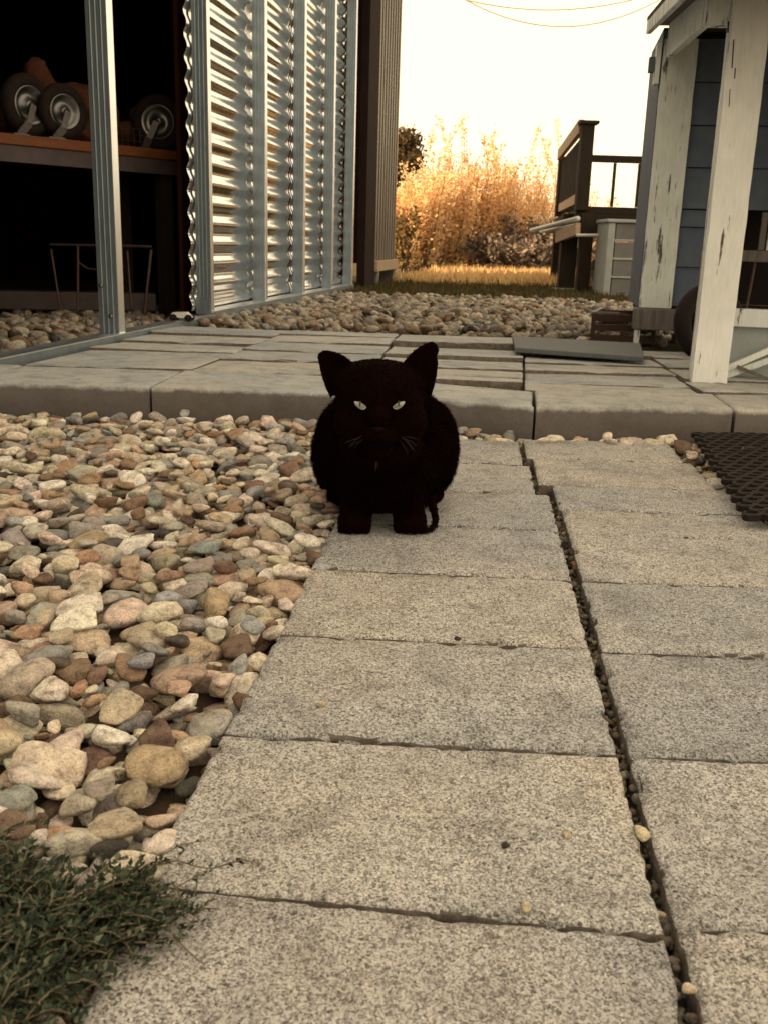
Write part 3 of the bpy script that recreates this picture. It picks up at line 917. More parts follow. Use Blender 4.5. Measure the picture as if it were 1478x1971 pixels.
ybox(CA-.02, CA+.25, CB-.06, CB+.06, .155, .252).build('sill_beam', M['grey_wood'], coop, bevel=.006)
ybox(CA+.254, CA+1.5, CB-.03, CB+.06, .155, .248).build('sill_beam', M['grey_wood'], coop, bevel=.006)
ybox(CA-.012, CA+.012, CB-.05, CB-.02, .06, .153).build('leg', M['worn_paint'], coop)
ybox(CA+.0, CA+.06, CB+.5, CB+.56, .05, .153).build('leg', M['grey_wood'], coop)
ybox(CA+1.4, CA+1.46, CB-.0, CB+.06, .05, .153).build('leg', M['grey_wood'], coop)
# hatch opening on the right: rail, jamb and thin rod
ybox(CA+.32, CA+1.5, CB-.045, CB+.008, .475, .525).build('hatch_rail', M['grey_wood'], coop, bevel=.004)
ybox(CA+.50, CA+.525, CB-.01, CB+.008, .527, .69).build('hatch_jamb', M['grey_wood'], coop)
ybox(CA+.535, CA+.548, CB-.006, CB+.008, .527, .69).build('hatch_jamb', M['worn_paint'], coop)
MB().tube([yd(CA+.49,CB-.03,.475), yd(CA+.47,CB-.06,.26)], .006, 6).build('prop_rod', M['rod'], coop)
# header boards from the wall to the porch post, and the roof
PA0, PA1, PB = .497, .612, 3.515
def slopebox(a0, a1, b0, b1, lo, hi, name, mat, bevel=.003):
    mb = MB(); mb.quadbox([yd(a0,b0,lo(b0)),yd(a1,b0,lo(b0)),yd(a1,b1,lo(b1)),yd(a0,b1,lo(b1)),yd(a0,b0,hi(b0)),yd(a1,b0,hi(b0)),yd(a1,b1,hi(b1)),yd(a0,b1,hi(b1))])
    return mb.build(name, mat, coop, bevel=bevel)
hl = lambda b: 1.212+.085*(b-3.515)
ybox(CA+.012, PA0-.006, PB+.014, PB+.05, 1.205, roofz(PB+.03)+.008).build('header_block', M['worn_paint'], coop)
slopebox(CA+.012, CA+.04, PB+.052, CB-.026, hl, lambda b: roofz(b)+.011, 'header_board', M['worn_paint'])
slopebox(.335, 2.1, 2.9, CB+.12, lambda b: roofz(b)+.032, lambda b: roofz(b)+.05, 'roof', M['roof'])
slopebox(.335, .357, 2.9, CB+.10, lambda b: roofz(b)-.022, lambda b: roofz(b)+.030, 'fascia', M['worn_paint'])
slopebox(.36, 2.08, 2.92, CB+.1, lambda b: roofz(b)+.012, lambda b: roofz(b)+.028, 'soffit', M['grey_wood'])
slopebox(CA+.0, 2.08, CB+.06, CB+.64, lambda b: 1.443, lambda b: 1.46, 'rear_roof', M['roof'])
ybox(CA-.028, CA-.008, CB-.02, CB+.06, 1.22, 1.385).build('gutter_bracket', M['white_paint'], coop)
ybox(CA-.055, CA-.03, CB-.01, CB+.04, 1.27, 1.33).build('eave_block', M['blue_board'], coop)
# porch post: a broad painted board with a visible edge
po = wobbly(PA0, PA1, PB-.012, PB+.010, ZT-.002, 1.285, 'porch_post', M['white_paint'], coop, 9, nz=46, amp=.0035, foot=.02)
wobbly(PA0-.004, PA0+.016, PB+.012, PB+.055, ZT-.002, 1.28, 'porch_post_edge', M['worn_paint'], coop, 13, nz=30, amp=.002)
# cracks where paint has split
for (x, y0, y1, w) in ((1412,75,130,2.2), (1405,170,205,1.4), (1402,40,62,3), (1415,130,150,2)):
    p0, p1 = at(x, y0, 3.36), at(x-(y1-y0)*.06, y1, 3.36)
    MB().bar(p0, p1, .0016*w, .003, yd(0,1,0)).build('paint_split', M['dark_board'], coop)
# skirt panel with diagonal braces, right of the post
sk = empty('skirt_panel', yd(.9, 3.72, .085)); tag(sk, 'pale grey panel with cap board and diagonal slats right of the porch post', 'panel')
ybox(.60, 1.5, 3.70, 3.715, .088, .262).build('sheet', M['panel_grey'], sk)
ybox(.625, 1.5, 3.67, 3.72, .264, .325).build('cap_board', M['worn_paint'], sk, bevel=.003)
MB().bar(yd(.60,3.66,.10), yd(.95,3.66,.285), .02, .022, yd(0,1,0)).build('slat', M['white_paint'], sk)
MB().bar(yd(.615,3.64,.088), yd(.95,3.64,.235), .02, .014, yd(0,1,0)).build('slat', M['worn_paint'], sk)
MB().bar(yd(.66,3.625,.13), yd(.78,3.61,.088), .012, .012, yd(0,1,0)).build('slat', M['grey_wood'], sk)
# tyre behind the post
tp = at(1366, 598, 4.25)
tyr = empty('spare_wheel', Vector((tp.x, tp.y, .06))); tag(tyr, 'brown black wheel standing behind the white porch post', 'wheel')
n = 10; r_, tr_ = .165, .035
MB().lathe([(r_-tr_+tr_*math.cos(2*math.pi*k/n), tr_*1.2*math.sin(2*math.pi*k/n)) for k in range(n)], (tp.x,tp.y,.06+.165), (.35,-1,.1), 40).build('tread', M['rubber'], tyr, smooth=True)
MB().lathe([(.10,-.02),(.105,.015),(.02,.02),(.02,-.02)], (tp.x,tp.y,.06+.165), (.35,-1,.1), 30).build('disc', M['dark_red'], tyr, smooth=True)
# slatted plastic crate
cr = empty('slatted_crate', yd(.33, 5.05, .06)); tag(cr, 'dark brown slatted crate on the gravel beside the coop leg', 'crate')
ca = Vector((.985, 4.88, 0)); cu = Vector((.97,.05,0)).normalized(); cv = Vector((.30,.95,0)).normalized()
cfn = lambda s, t_, z: ca + cu*s + cv*t_ + Vector((0,0,z))
W_, D_ = .31, .40
for zz in (.075, .125, .172):
    for (a0, a1, b0, b1) in ((0,W_,0,.012), (0,W_,D_-.012,D_), (0,.012,.014,D_-.014), (W_-.012,W_,.014,D_-.014)):
        MB().box(a0, a1, b0, b1, zz, zz+.032, cfn).build('slat', M['crate'], cr)
for (a0, b0) in ((-.006,-.006), (W_-.014,-.006), (-.006,D_-.014), (W_-.014,D_-.014), (W_*.45,-.006)):
    MB().box(a0, a0+.02, b0, b0+.02, .062, .208, cfn).build('corner_post', M['crate'], cr)
MB().box(.01, W_-.01, .01, D_-.01, .062, .072, cfn).build('base', M['crate'], cr)
MB().box(-.008, .012, .015, D_-.015, .209, .217, cfn).build('rim', M['box_plastic'], cr)
MB().box(-.006, W_*.42, -.008, .010, .209, .217, cfn).build('rim', M['box_plastic'], cr)
# plank lying across the terrace
pk = MB(); zP = .098
c0, c1, c2, c3 = gp(990,678,zP), gp(1238,696,zP), gp(1232,668,zP+.003), gp(985,655,zP+.010)
pk.quadbox([c0, c1, c2, c3, c0+Vector((0,0,.020)), c1+Vector((0,0,.018)), c2+Vector((0,0,.018)), c3+Vector((0,0,.020))])
tag(pk.build('slate_plank', M['plank'], bevel=.004), 'slate grey board lying flat on the terrace by the coop', 'board')

# black rubber ring mat
mat_o = empty('rubber_mat', (.95, 2.3, .02)); tag(mat_o, 'black rubber mat with rows of holes on the stones at right', 'mat')
mo = Vector((.695, 1.84, .016)); mu = Vector((.985,-.05,.01)).normalized(); mv = Vector((.165,.985,.012)).normalized()
mb = MB(); pit = .036; NU, NV = 15, 25
for j in range(NV):
    for i in range(NU):
        ox = (i + (.5 if j % 2 else 0))*pit; oy = j*pit*.95
        ctr = Vector((ox+pit/2, oy+pit*.475, 0))
        outer = []; inner = []
        for k in range(12):
            an = 2*math.pi*k/12
            cx, cy = math.cos(an), math.sin(an)
            sc_ = 1/max(abs(cx), abs(cy))
            outer.append((ctr.x+cx*sc_*pit/2, ctr.y+cy*sc_*pit*.475))
            inner.append((ctr.x+cx*pit*.36, ctr.y+cy*pit*.27))
        n0 = len(mb.v)
        wv = lambda p, z: mo + mu*p[0] + mv*p[1] + Vector((0,0,z + .006*noise.noise(Vector((p[0]*5,p[1]*5,0)))))
        for p in outer: mb.v.append(wv(p, .012))
        for p in inner: mb.v.append(wv(p, .014))
        for p in inner: mb.v.append(wv(p, .0))
        for p in outer: mb.v.append(wv(p, .0))
        for k in range(12):
            k2 = (k+1) % 12
            mb.f += [[n0+k,n0+k2,n0+12+k2,n0+12+k], [n0+12+k,n0+12+k2,n0+24+k2,n0+24+k]]
            if i in (0, NU-1) or j in (0, NV-1): mb.f.append([n0+k2,n0+k,n0+36+k,n0+36+k2])
mb.build('ring_sheet', M['rubber'], mat_o, smooth=False)
p = gp(1440, 865, .045)
tg = MB().tube([p+Vector((-.02,-.006,0)), p+Vector((-.008,.01,.004)), p+Vector((.02,.008,.002))], .002, 6)
tag(tg.build('pale_twig', M['whisker']), 'tiny pale bent twig lying on the black rubber mat', 'twig')

# ------------------------------------------------------------------ deck with railings
deck = empty('timber_deck', (2.3, 11.5, .05)); tag(deck, 'raised dark timber deck with post and baluster railings beyond the coop', 'deck')
DN, DF = 10.5, 13.9
pn = at(1131, 235, DN); XN = pn.x; XF = at(1085, 293, DF).x
def dl(t_): return Vector((XN + (XF-XN)*t_, DN + (DF-DN)*t_, 0))
Z = lambda p, z: Vector((p.x, p.y, z))
ztop = pn.z; zdk = at(1131, 400, DN).z
MB().bar(Z(dl(0), zdk-.02), Z(dl(0), ztop-.02), .125, .125).build('corner_post', M['dark_board'], deck)
MB().box(-.085,.10,-.09,.09,0,.03, lambda a,b,c: Z(dl(0), ztop-.018)+Vector((a,b,c))).build('post_cap', M['dark_board'], deck)
MB().bar(Z(dl(.02), ztop-.03)+Vector((-.06,0,0)), Z(dl(1), ztop-.03)+Vector((-.06,0,0)), .05, .13).build('cap_rail', M['deck_cap'], deck)
MB().bar(Z(dl(.02), zdk+.11), Z(dl(1), zdk+.11), .05, .10).build('bottom_rail', M['deck_cap'], deck)
for k in range(1, 14):
    p = dl(k/14)
    MB().bar(Z(p, zdk+.162), Z(p, ztop-.10), .05, .05).build('baluster', M['dark_board'], deck)
MB().bar(Z(dl(1), zdk), Z(dl(1), ztop-.05), .12, .12).build('corner_post', M['dark_board'], deck)
XR = XN + 2.6
fr = lambda x, z: Vector((x, DF, z))
MB().bar(fr(XF+.065, ztop-.06), fr(XR+.6, ztop-.06), .06, .09).build('far_rail', M['dark_board'], deck)
MB().bar(fr(XF+.065, zdk+.10), fr(XR+.6, zdk+.10), .06, .09).build('far_rail', M['dark_board'], deck)
x = XF + .36
while x < XR:
    MB().bar(fr(x, zdk+.15), fr(x, ztop-.11), .035, .045).build('baluster', M['dark_board'], deck); x += .33
nb = 24
for k in range(nb):                                      # deck boards
    t0, t1 = k/nb, (k+.93)/nb
    a, b = dl(t0), dl(t1)
    mb = MB().quadbox([Z(a,zdk-.05)+Vector((-.05,0,0)), Vector((XR,a.y,zdk-.05)), Vector((XR,b.y,zdk-.05)), Z(b,zdk-.05)+Vector((-.05,0,0)), Z(a,zdk-.02)+Vector((-.05,0,0)), Vector((XR,a.y,zdk-.02)), Vector((XR,b.y,zdk-.02)), Z(b,zdk-.02)+Vector((-.05,0,0))])
    mb.build('deck_board', M['dark_board'], deck)
MB().bar(Z(dl(0), zdk-.15)+Vector((-.06,-.02,0)), Vector((XR, DN-.02, zdk-.15)), .045, .19).build('rim_joist', M['dark_board'], deck)
MB().bar(Z(dl(0.02), zdk-.15)+Vector((-.03,0,0)), Z(dl(1), zdk-.15)+Vector((-.03,0,0)), .045, .19).build('rim_joist', M['dark_board'], deck)
for (x, Yp, w) in ((1090, 10.75, .17), (1122, 10.4, .125)):
    q = at(x, 520, Yp)
    MB().bar(Vector((q.x,q.y,.04)), Vector((q.x,q.y,zdk-.052)), w, .12).build('leg', M['dark_board'], deck)
for t_ in (.5, 1):
    MB().bar(Z(dl(t_), .04), Z(dl(t_), zdk-.052), .12, .12).build('leg', M['dark_board'], deck)
q = at(1090, 556, 10.65); MB().box(-.14,.14,-.12,.12,0,.045, lambda a,b,c: Vector((q.x+a,q.y+b,.045+c))).build('footing', M['panel_grey'], deck)
# pale pipes reaching out from under the deck edge
for (x0, y0, x1, y1, r_, lab) in ((1022,443,1112,420,.026,'upper pale pipe sticking out left from under the deck'), (1040,446,1108,432,.018,'lower thin pale pipe sticking out left from under the deck')):
    tag(MB().tube([at(x0,y0,11.6), at(x1,y1,10.25)], r_, 8).build('pale_pipe', M['pale_plastic'], smooth=True), lab, 'pipe')
bx_ = MB().bar(at(1072,456,10.9), at(1112,440,10.2), .05, .12); tag(bx_.build('pipe_bracket', M['deck_cap'], bevel=.004), 'short tan board bracketing the pale pipes at the deck corner', 'board')
tag(MB().tube([at(1038,515,12.2), at(1064,470,12.2)], .014, 6).build('leaning_stake', M['grey_wood']), 'thin stake leaning in the golden grass left of the deck', 'stake')
tag(MB().tube([at(1108,452,10.2), at(1164,452,10.2)], .016, 6).build('cross_pipe', M['pale_plastic']), 'short level pale pipe under the deck rim', 'pipe')
# figurine between deck leg and chest
c = gp(1138, 556, .05)
fg = empty('garden_figurine', c); tag(fg, 'small grey garden figurine standing between deck leg and ribbed chest', 'figurine')
MB().lathe([(0,.0),(.075,.0),(.085,.06),(.07,.17),(.045,.21),(0,.22)], c, (0,0,1), 18, False).build('robe', M['box_plastic'], fg, smooth=True)
MB().lathe([(0,.20),(.03,.205),(.047,.24),(.04,.28),(.018,.32),(0,.34)], c, (0,0,1), 18, False).build('head', M['grey_wood'], fg, smooth=True)
# ribbed resin chest
ch = empty('ribbed_chest', gp(1200, 580, .05)); tag(ch, 'grey resin storage chest with horizontal ribbed front behind the coop', 'chest')
c0 = gp(1162, 572, .05); Yc = c0.y; xr = at(1275, 500, Yc).x
zc = at(1165, 428, Yc).z
hh = (zc-.06)/4
for k in range(4):
    z0 = .06 + hh*k
    mb = MB(); mb.quadbox([(c0.x+.06,Yc,z0+.03),(xr,Yc,z0+.03),(xr,Yc+.5,z0+.03),(c0.x+.06,Yc+.5,z0+.03),(c0.x+.06,Yc-.012,z0+hh-.004),(xr,Yc-.012,z0+hh-.004),(xr,Yc+.5,z0+hh-.004),(c0.x+.06,Yc+.5,z0+hh-.004)])
    mb.build('panel', M['box_plastic'], ch)
    MB().box(c0.x+.05, xr, Yc-.022, Yc+.4, z0+.004, z0+.026).build('ridge', M['box_light'], ch, bevel=.004)
MB().box(c0.x-.02, c0.x+.048, Yc-.025, Yc+.5, .055, zc).build('corner_trim', M['box_light'], ch, bevel=.01)
MB().box(c0.x-.035, xr, Yc-.04, Yc+.52, zc+.003, zc+.035).build('lid', M['box_light'], ch, bevel=.01)

# ------------------------------------------------------------------ overhead cables
for (p0, pm, p1, lab) in (((880,-12), (1082,50), (1290,-12), 'lower sagging cable across the pale sky'), ((850,-14), (1056,18), (1262,-14), 'upper sagging cable across the pale sky')):
    pts = []
    for i in range(41):
        t_ = -0.6 + 2.2*i/40
        x = p0[0] + (p1[0]-p0[0])*t_
        s = (x-pm[0])/((p1[0]-p0[0])/2)
        y = pm[1] + (p0[1]-pm[1])*s*s
        pts.append(at(x, y, 16))
    tag(MB().tube(pts, .009, 6).build('overhead_cable', M['wire'], smooth=True), lab, 'cable', 'cables overhead')

# ------------------------------------------------------------------ vegetation
def blades(name, pts, hgt, wid, mat, seed, lean=.5):
    rg = np.random.default_rng(seed); n = len(pts)
    an = rg.uniform(0, 2*np.pi, n); h = rg.uniform(hgt[0], hgt[1], n); w = rg.uniform(wid[0], wid[1], n)
    d = np.stack([np.cos(an), np.sin(an), np.zeros(n)], 1); la = rg.uniform(0, 2*np.pi, n); ln = rg.uniform(0, lean, n)
    tip = pts + np.stack([np.cos(la)*h*ln, np.sin(la)*h*ln, h*np.sqrt(1-np.minimum(ln,.95)**2)], 1)
    mid = pts*.5 + tip*.5; mid[:, 2] += h*.10
    V = np.stack([pts-d*w[:,None], pts+d*w[:,None], mid+d*w[:,None]*.7, mid-d*w[:,None]*.7, tip], 1).reshape(-1, 3)
    b = np.arange(n)[:, None]*5
    Fc = np.concatenate([b+np.array([0,1,2]), b+np.array([0,2,3]), b+np.array([3,2,4])])
    return npmesh(name, V, Fc, mat)
rg = np.random.default_rng(3)
def region(n, x0, x1, y0, y1, z, seed):
    r2 = np.random.default_rng(seed)
    P_ = np.stack([r2.uniform(x0, x1, n), r2.uniform(y0, y1, n), np.full(n, z)], 1)
    return P_
P_ = region(42000, -1.0, 4.2, 8.35, 13.2, .052, 4)
P_ = P_[(P_[:,1] > 8.45 + .25*np.sin(P_[:,0]*5+1)*np.abs(np.sin(P_[:,0]*1.7)) ) & (P_[:,0] > -1.79+.158*P_[:,1]-.05)]
tag(blades('shaded_lawn', P_, (.03,.075), (.003,.006), M['lawn'], 5, .8), 'low dark grass in shade behind the gravel strip', 'grass', kind='stuff')
P_ = region(52000, -1.5, 12, 11.2, 21.5, .052, 6)
P_ = P_[(P_[:,0] > -1.79+.158*P_[:,1]-.02)]
tag(blades('golden_grass', P_, (.06,.17), (.004,.009), M['dry_grass'], 7, .7), 'sunlit golden dry grass in front of the thicket', 'grass', kind='stuff')

def leaf_cloud(C_, size, rg, up=.4):
    n = len(C_)
    d = rg.normal(size=(n,3)); d[:,2] = np.abs(d[:,2])*up*2 + .05; d /= np.linalg.norm(d, axis=1)[:,None]
    s = rg.normal(size=(n,3)); s -= d*(s*d).sum(1)[:,None]; s /= np.linalg.norm(s, axis=1)[:,None]
    L = rg.uniform(size[0], size[1], n)[:,None]; w = L*rg.uniform(.18,.34,(n,1))
    V = np.stack([C_, C_+d*L*.5+s*w, C_+d*L, C_+d*L*.5-s*w], 1).reshape(-1,3)
    b = np.arange(n)[:,None]*4
    return V, np.concatenate([b+np.array([0,1,2]), b+np.array([0,2,3])])
def shrub(base, h, wid, nst, nleaf, mat, lab, seed, size=(.05,.11), name='golden_shrub', plume=0, cat='shrub', group='golden shrubs beyond the grass', spread=1.0, low=.03):
    rg = np.random.default_rng(seed); base = Vector(base)
    root = empty(name, base); tag(root, lab, cat, group)
    stems = MB(); Cl = []
    for k in range(nst):
        an = rg.uniform(0, 2*np.pi); rr_ = wid*np.sqrt(rg.uniform(0,1))*.6
        p0 = base + Vector((math.cos(an)*rr_*.5, math.sin(an)*rr_*.4, 0))
        hh_ = h*rg.uniform(.55, 1.0)
        tip = p0 + Vector((math.cos(an)*rr_*spread + rg.normal()*.06*h, math.sin(an)*rr_*.6 + rg.normal()*.05*h, hh_))
        pts = []
        bow = Vector((rg.normal(), rg.normal(), 0))*.05*h
        for i in range(6):
            t_ = i/5
            pts.append(p0.lerp(tip, t_) + bow*math.sin(t_*math.pi))
        stems.tube(pts, [.010*(1-.8*i/5)+.002 for i in range(6)], 4, False)
        m_ = int(nleaf/nst)
        tt = np.clip(rg.beta(1.5, 1.25, m_), low, 1)
        ii = np.minimum((tt*5).astype(int), 4); fr_ = tt*5-ii
        A = np.array([p[:] for p in pts])
        pos = A[ii]*(1-fr_[:,None]) + A[ii+1]*fr_[:,None]
        sp = wid*.23*(1-.6*tt)[:,None]
        # leaves gather in side sprays, leaving gaps between them
        nb_ = max(5, int(hh_*5)); bi = rg.integers(0, nb_, m_)
        dirs = rg.normal(size=(nb_,3)); dirs[:,2] = np.abs(dirs[:,2])*.6
        pos = pos + dirs[bi]*sp*rg.uniform(.1,1.0,(m_,1)) + rg.normal(size=(m_,3))*.022*h*.6
        Cl.append(pos)
    for k in range(plume):
        an = rg.uniform(-1, 1)
        p0 = base + Vector((an*wid*.5, 0, h*.7)); tip = p0 + Vector((rg.normal()*.15, rg.normal()*.1, h*rg.uniform(.42,.62)))
        bow = Vector((rg.choice([-1,1])*.12, 0, 0))
        pts = [p0.lerp(tip, i/5) + bow*(i/5)**2 for i in range(6)]
        stems.tube(pts, .004, 4, False)
        t_ = rg.uniform(.45, 1, 90)
        A = np.array([pts[min(4,int(q*5))].lerp(pts[min(4,int(q*5))+1], q*5-min(4,int(q*5)))[:] for q in t_])
        Cl.append(A + rg.normal(size=A.shape)*.030)
    stems.build('stem', M['stem'], root)
    C_ = np.concatenate(Cl); C_[:,2] = np.maximum(C_[:,2], .05)
    V, Fc = leaf_cloud(C_, size, rg)
    tag(npmesh('foliage', V, Fc, mat, root), kind='stuff')
    return root
def gx_(x, Y): return at(x, 480, Y).x
SHR = [(765,16.6,1.35,.62,34,6400,'gold2','rust gold shrub hugging the ribbed store corner',0),
       (805,17.2,1.62,.70,36,6800,'gold','golden shrub right of the store corner shrub',0),
       (852,17.8,1.95,.75,38,7000,'gold','tall golden shrub with upright plumes left of the thicket middle',3),
       (905,18.3,2.0,.80,38,7000,'gold2','tall rust gold shrub in the middle of the thicket',2),
       (950,18.9,1.9,.80,36,6200,'gold','thin golden shrub behind the dark brush pile',3),
       (1005,19.6,2.0,.80,32,5200,'gold','airy golden shrub right of the thicket middle',1),
       (1050,20.4,2.15,.80,30,4200,'gold','pale airy golden shrub left of the deck railing',3),
       (1110,22.0,1.7,.9,26,3600,'gold2','far golden shrub seen behind the deck post',1),
       (1190,23.0,1.1,1.0,22,3000,'gold','low far golden shrub seen through the deck balusters',0),
       (1265,23.0,1.2,1.0,20,2600,'gold2','low far rust shrub hidden partly by the coop corner',0)]
for i, (x, Y, h, w, ns, nl, mt, lab, pl) in enumerate(SHR):
    shrub((gx_(x,Y), Y, .05), h, w, ns, int(nl*1.35), M[mt], lab, 30+i, size=(.035,.085), plume=pl)
shrub((gx_(775,15.6), 15.6, .05), 1.15, .4, 12, 1500, M['olive'], 'olive green weedy shrub at the foot of the ribbed store', 60, name='olive_shrub', group='olive weeds')
shrub((gx_(985,17.2), 17.2, .05), .62, .9, 40, 5200, M['brush'], 'dark grey brown brush pile left of the deck legs', 61, (.05,.12), 'brush_pile', cat='brush', group='dead brush', spread=1.6)
shrub((gx_(1050,18.4), 18.4, .05), .95, 1.0, 40, 5600, M['brush'], 'taller grey brush pile just behind the deck legs', 62, (.05,.12), 'brush_pile', cat='brush', group='dead brush', spread=1.6)
# dark evergreen behind
Yt = 20.5; bx0 = gx_(760, Yt)
tree = empty('evergreen_tree', (bx0, Yt, .05)); tag(tree, 'dark evergreen tree showing beside the ribbed store', 'tree')
tk = MB().tube([(bx0,Yt,.05),(bx0+.05,Yt,1.2),(bx0,Yt,1.9),(bx0+.03,Yt,2.6)], [.11,.09,.06,.02], 8); tk.build('trunk', M['bark'], tree, smooth=True)
rg = np.random.default_rng(77); Cl = []; lim = MB()
for k in range(46):
    z0 = rg.uniform(.9, 2.45); L = (2.9-z0)*.34*rg.uniform(.6,1.15)+.15; an = rg.uniform(0, 2*np.pi)
    p0 = Vector((bx0,Yt,z0)); p1 = p0 + Vector((math.cos(an)*L, math.sin(an)*L, L*.35))
    lim.tube([p0, p1], [.02,.006], 4, False)
    t_ = rg.uniform(.15,1,(190,1))
    Cl.append(np.array(p0)*(1-t_) + np.array(p1)*t_ + rg.normal(size=(190,3))*.085)
lim.build('limb', M['bark'], tree)
V, Fc = leaf_cloud(np.concatenate(Cl), (.06,.14), rg, .5)
tag(npmesh('crown', V, Fc, M['conifer'], tree), kind='stuff')

# ground cover at the lower left
def gcover():
    rg = np.random.default_rng(12); poly = [(-60,1655),(10,1655),(60,1725),(120,1765),(195,1735),(255,1715),(290,1712),(215,1752),(275,1775),(225,1800),(270,1830),(200,1850),(140,1880),(110,1935),(95,2040),(-60,2040)]
    from math import inf
    def inside(x, y):
        c = False; j = len(poly)-1
        for i in range(len(poly)):
            xi, yi = poly[i]; xj, yj = poly[j]
            if (yi > y) != (yj > y) and x < (xj-xi)*(y-yi)/(yj-yi)+xi: c = not c
            j = i
        return c
    stems = MB(); LV, LF = [], []; nv = 0; ns = 0; tries = 0
    while ns < 520 and tries < 6000:
        tries += 1
        x, y = rg.uniform(-60, 360), rg.uniform(1640, 2040)
        if not inside(x, y): continue
        p = gp(x, y)
        dens = min(1, max(0, (330-x)/300))
        an = rg.normal(.25, .9) if x > 120 else rg.uniform(0, 2*np.pi)
        L = rg.uniform(.02, .05); zb = rg.uniform(-.008, .003 + .014*dens)
        pts = []; d = Vector((math.cos(an), math.sin(an), 0)); curl = rg.normal()*.5
        for i in range(6):
            t_ = i/5
            a2 = an + curl*t_
            pts.append(Vector((p.x, p.y, zb)) + Vector((math.cos(a2), math.sin(a2), 0))*L*t_ + Vector((0,0,.016*math.sin(t_*2.2)+.003)))
        stems.tube(pts, [.0009]*5+[.0005], 4, False); ns += 1
        m_ = int(L/.0028)
        for i in range(m_):
            t_ = (i+.5)/m_*5; k_ = min(4, int(t_)); q = pts[k_].lerp(pts[k_+1], t_-k_)
            for sgn in (-1, 1):
                ang = an + sgn*rg.uniform(.5, 1.2); el = rg.uniform(-.1, .9)
                dd = Vector((math.cos(ang)*math.cos(el), math.sin(ang)*math.cos(el), math.sin(el)))
                s = dd.cross(Vector((rg.normal()*.3, rg.normal()*.3, 1))).normalized(); up = s.cross(dd)
                l_ = rg.uniform(.0035, .0088); w = l_*rg.uniform(.20, .30)
                LV += [q, q+dd*l_*.4+s*w+up*w*.35, q+dd*l_, q+dd*l_*.4-s*w+up*w*.35, q+dd*l_*.45]
                LF += [[nv,nv+1,nv+4], [nv+1,nv+2,nv+4], [nv+2,nv+3,nv+4], [nv+3,nv,nv+4]]; nv += 5
    for k in range(16):                                  # bare runners creeping out over stones and path
        x, y = rg.uniform(150, 300), rg.uniform(1690, 1860)
        p = gp(x, y); an = rg.normal(.35, .45); L = rg.uniform(.05, .11); curl = rg.normal()*.7
        pts = [Vector((p.x, p.y, .006)) + Vector((math.cos(an+curl*i/7), math.sin(an+curl*i/7), 0))*L*i/7 + Vector((0,0,.005*math.sin(i*1.3+k)+.004)) for i in range(8)]
        stems.tube(pts, [.0008]*7+[.0004], 4, False)
        for i in range(rg.integers(8, 18)):
            t_ = rg.uniform(1, 6.99); k_ = int(t_); q = pts[k_].lerp(pts[k_+1], t_-k_)
            ang = an + rg.choice([-1,1])*rg.uniform(.4,1.3); el = rg.uniform(-.2,.7)
            dd = Vector((math.cos(ang)*math.cos(el), math.sin(ang)*math.cos(el), math.sin(el))); s = dd.cross(Vector((0,0,1))).normalized(); up = s.cross(dd)
            l_ = rg.uniform(.003, .008); w = l_*.26
            LV += [q, q+dd*l_*.4+s*w+up*w*.35, q+dd*l_, q+dd*l_*.4-s*w+up*w*.35, q+dd*l_*.45]
            LF += [[nv,nv+1,nv+4], [nv+1,nv+2,nv+4], [nv+2,nv+3,nv+4], [nv+3,nv,nv+4]]; nv += 5
    root = empty('ground_cover', gp(100, 1850)); tag(root, 'dense creeping green ground cover at the lower left edge of the path', 'plant', kind='stuff')
    tag(stems.build('stem', M['stem'], root), kind='stuff')
    tag(npmesh('leaves', np.array([v[:] for v in LV]), np.array(LF), M['cover'], root), kind='stuff')
gcover()
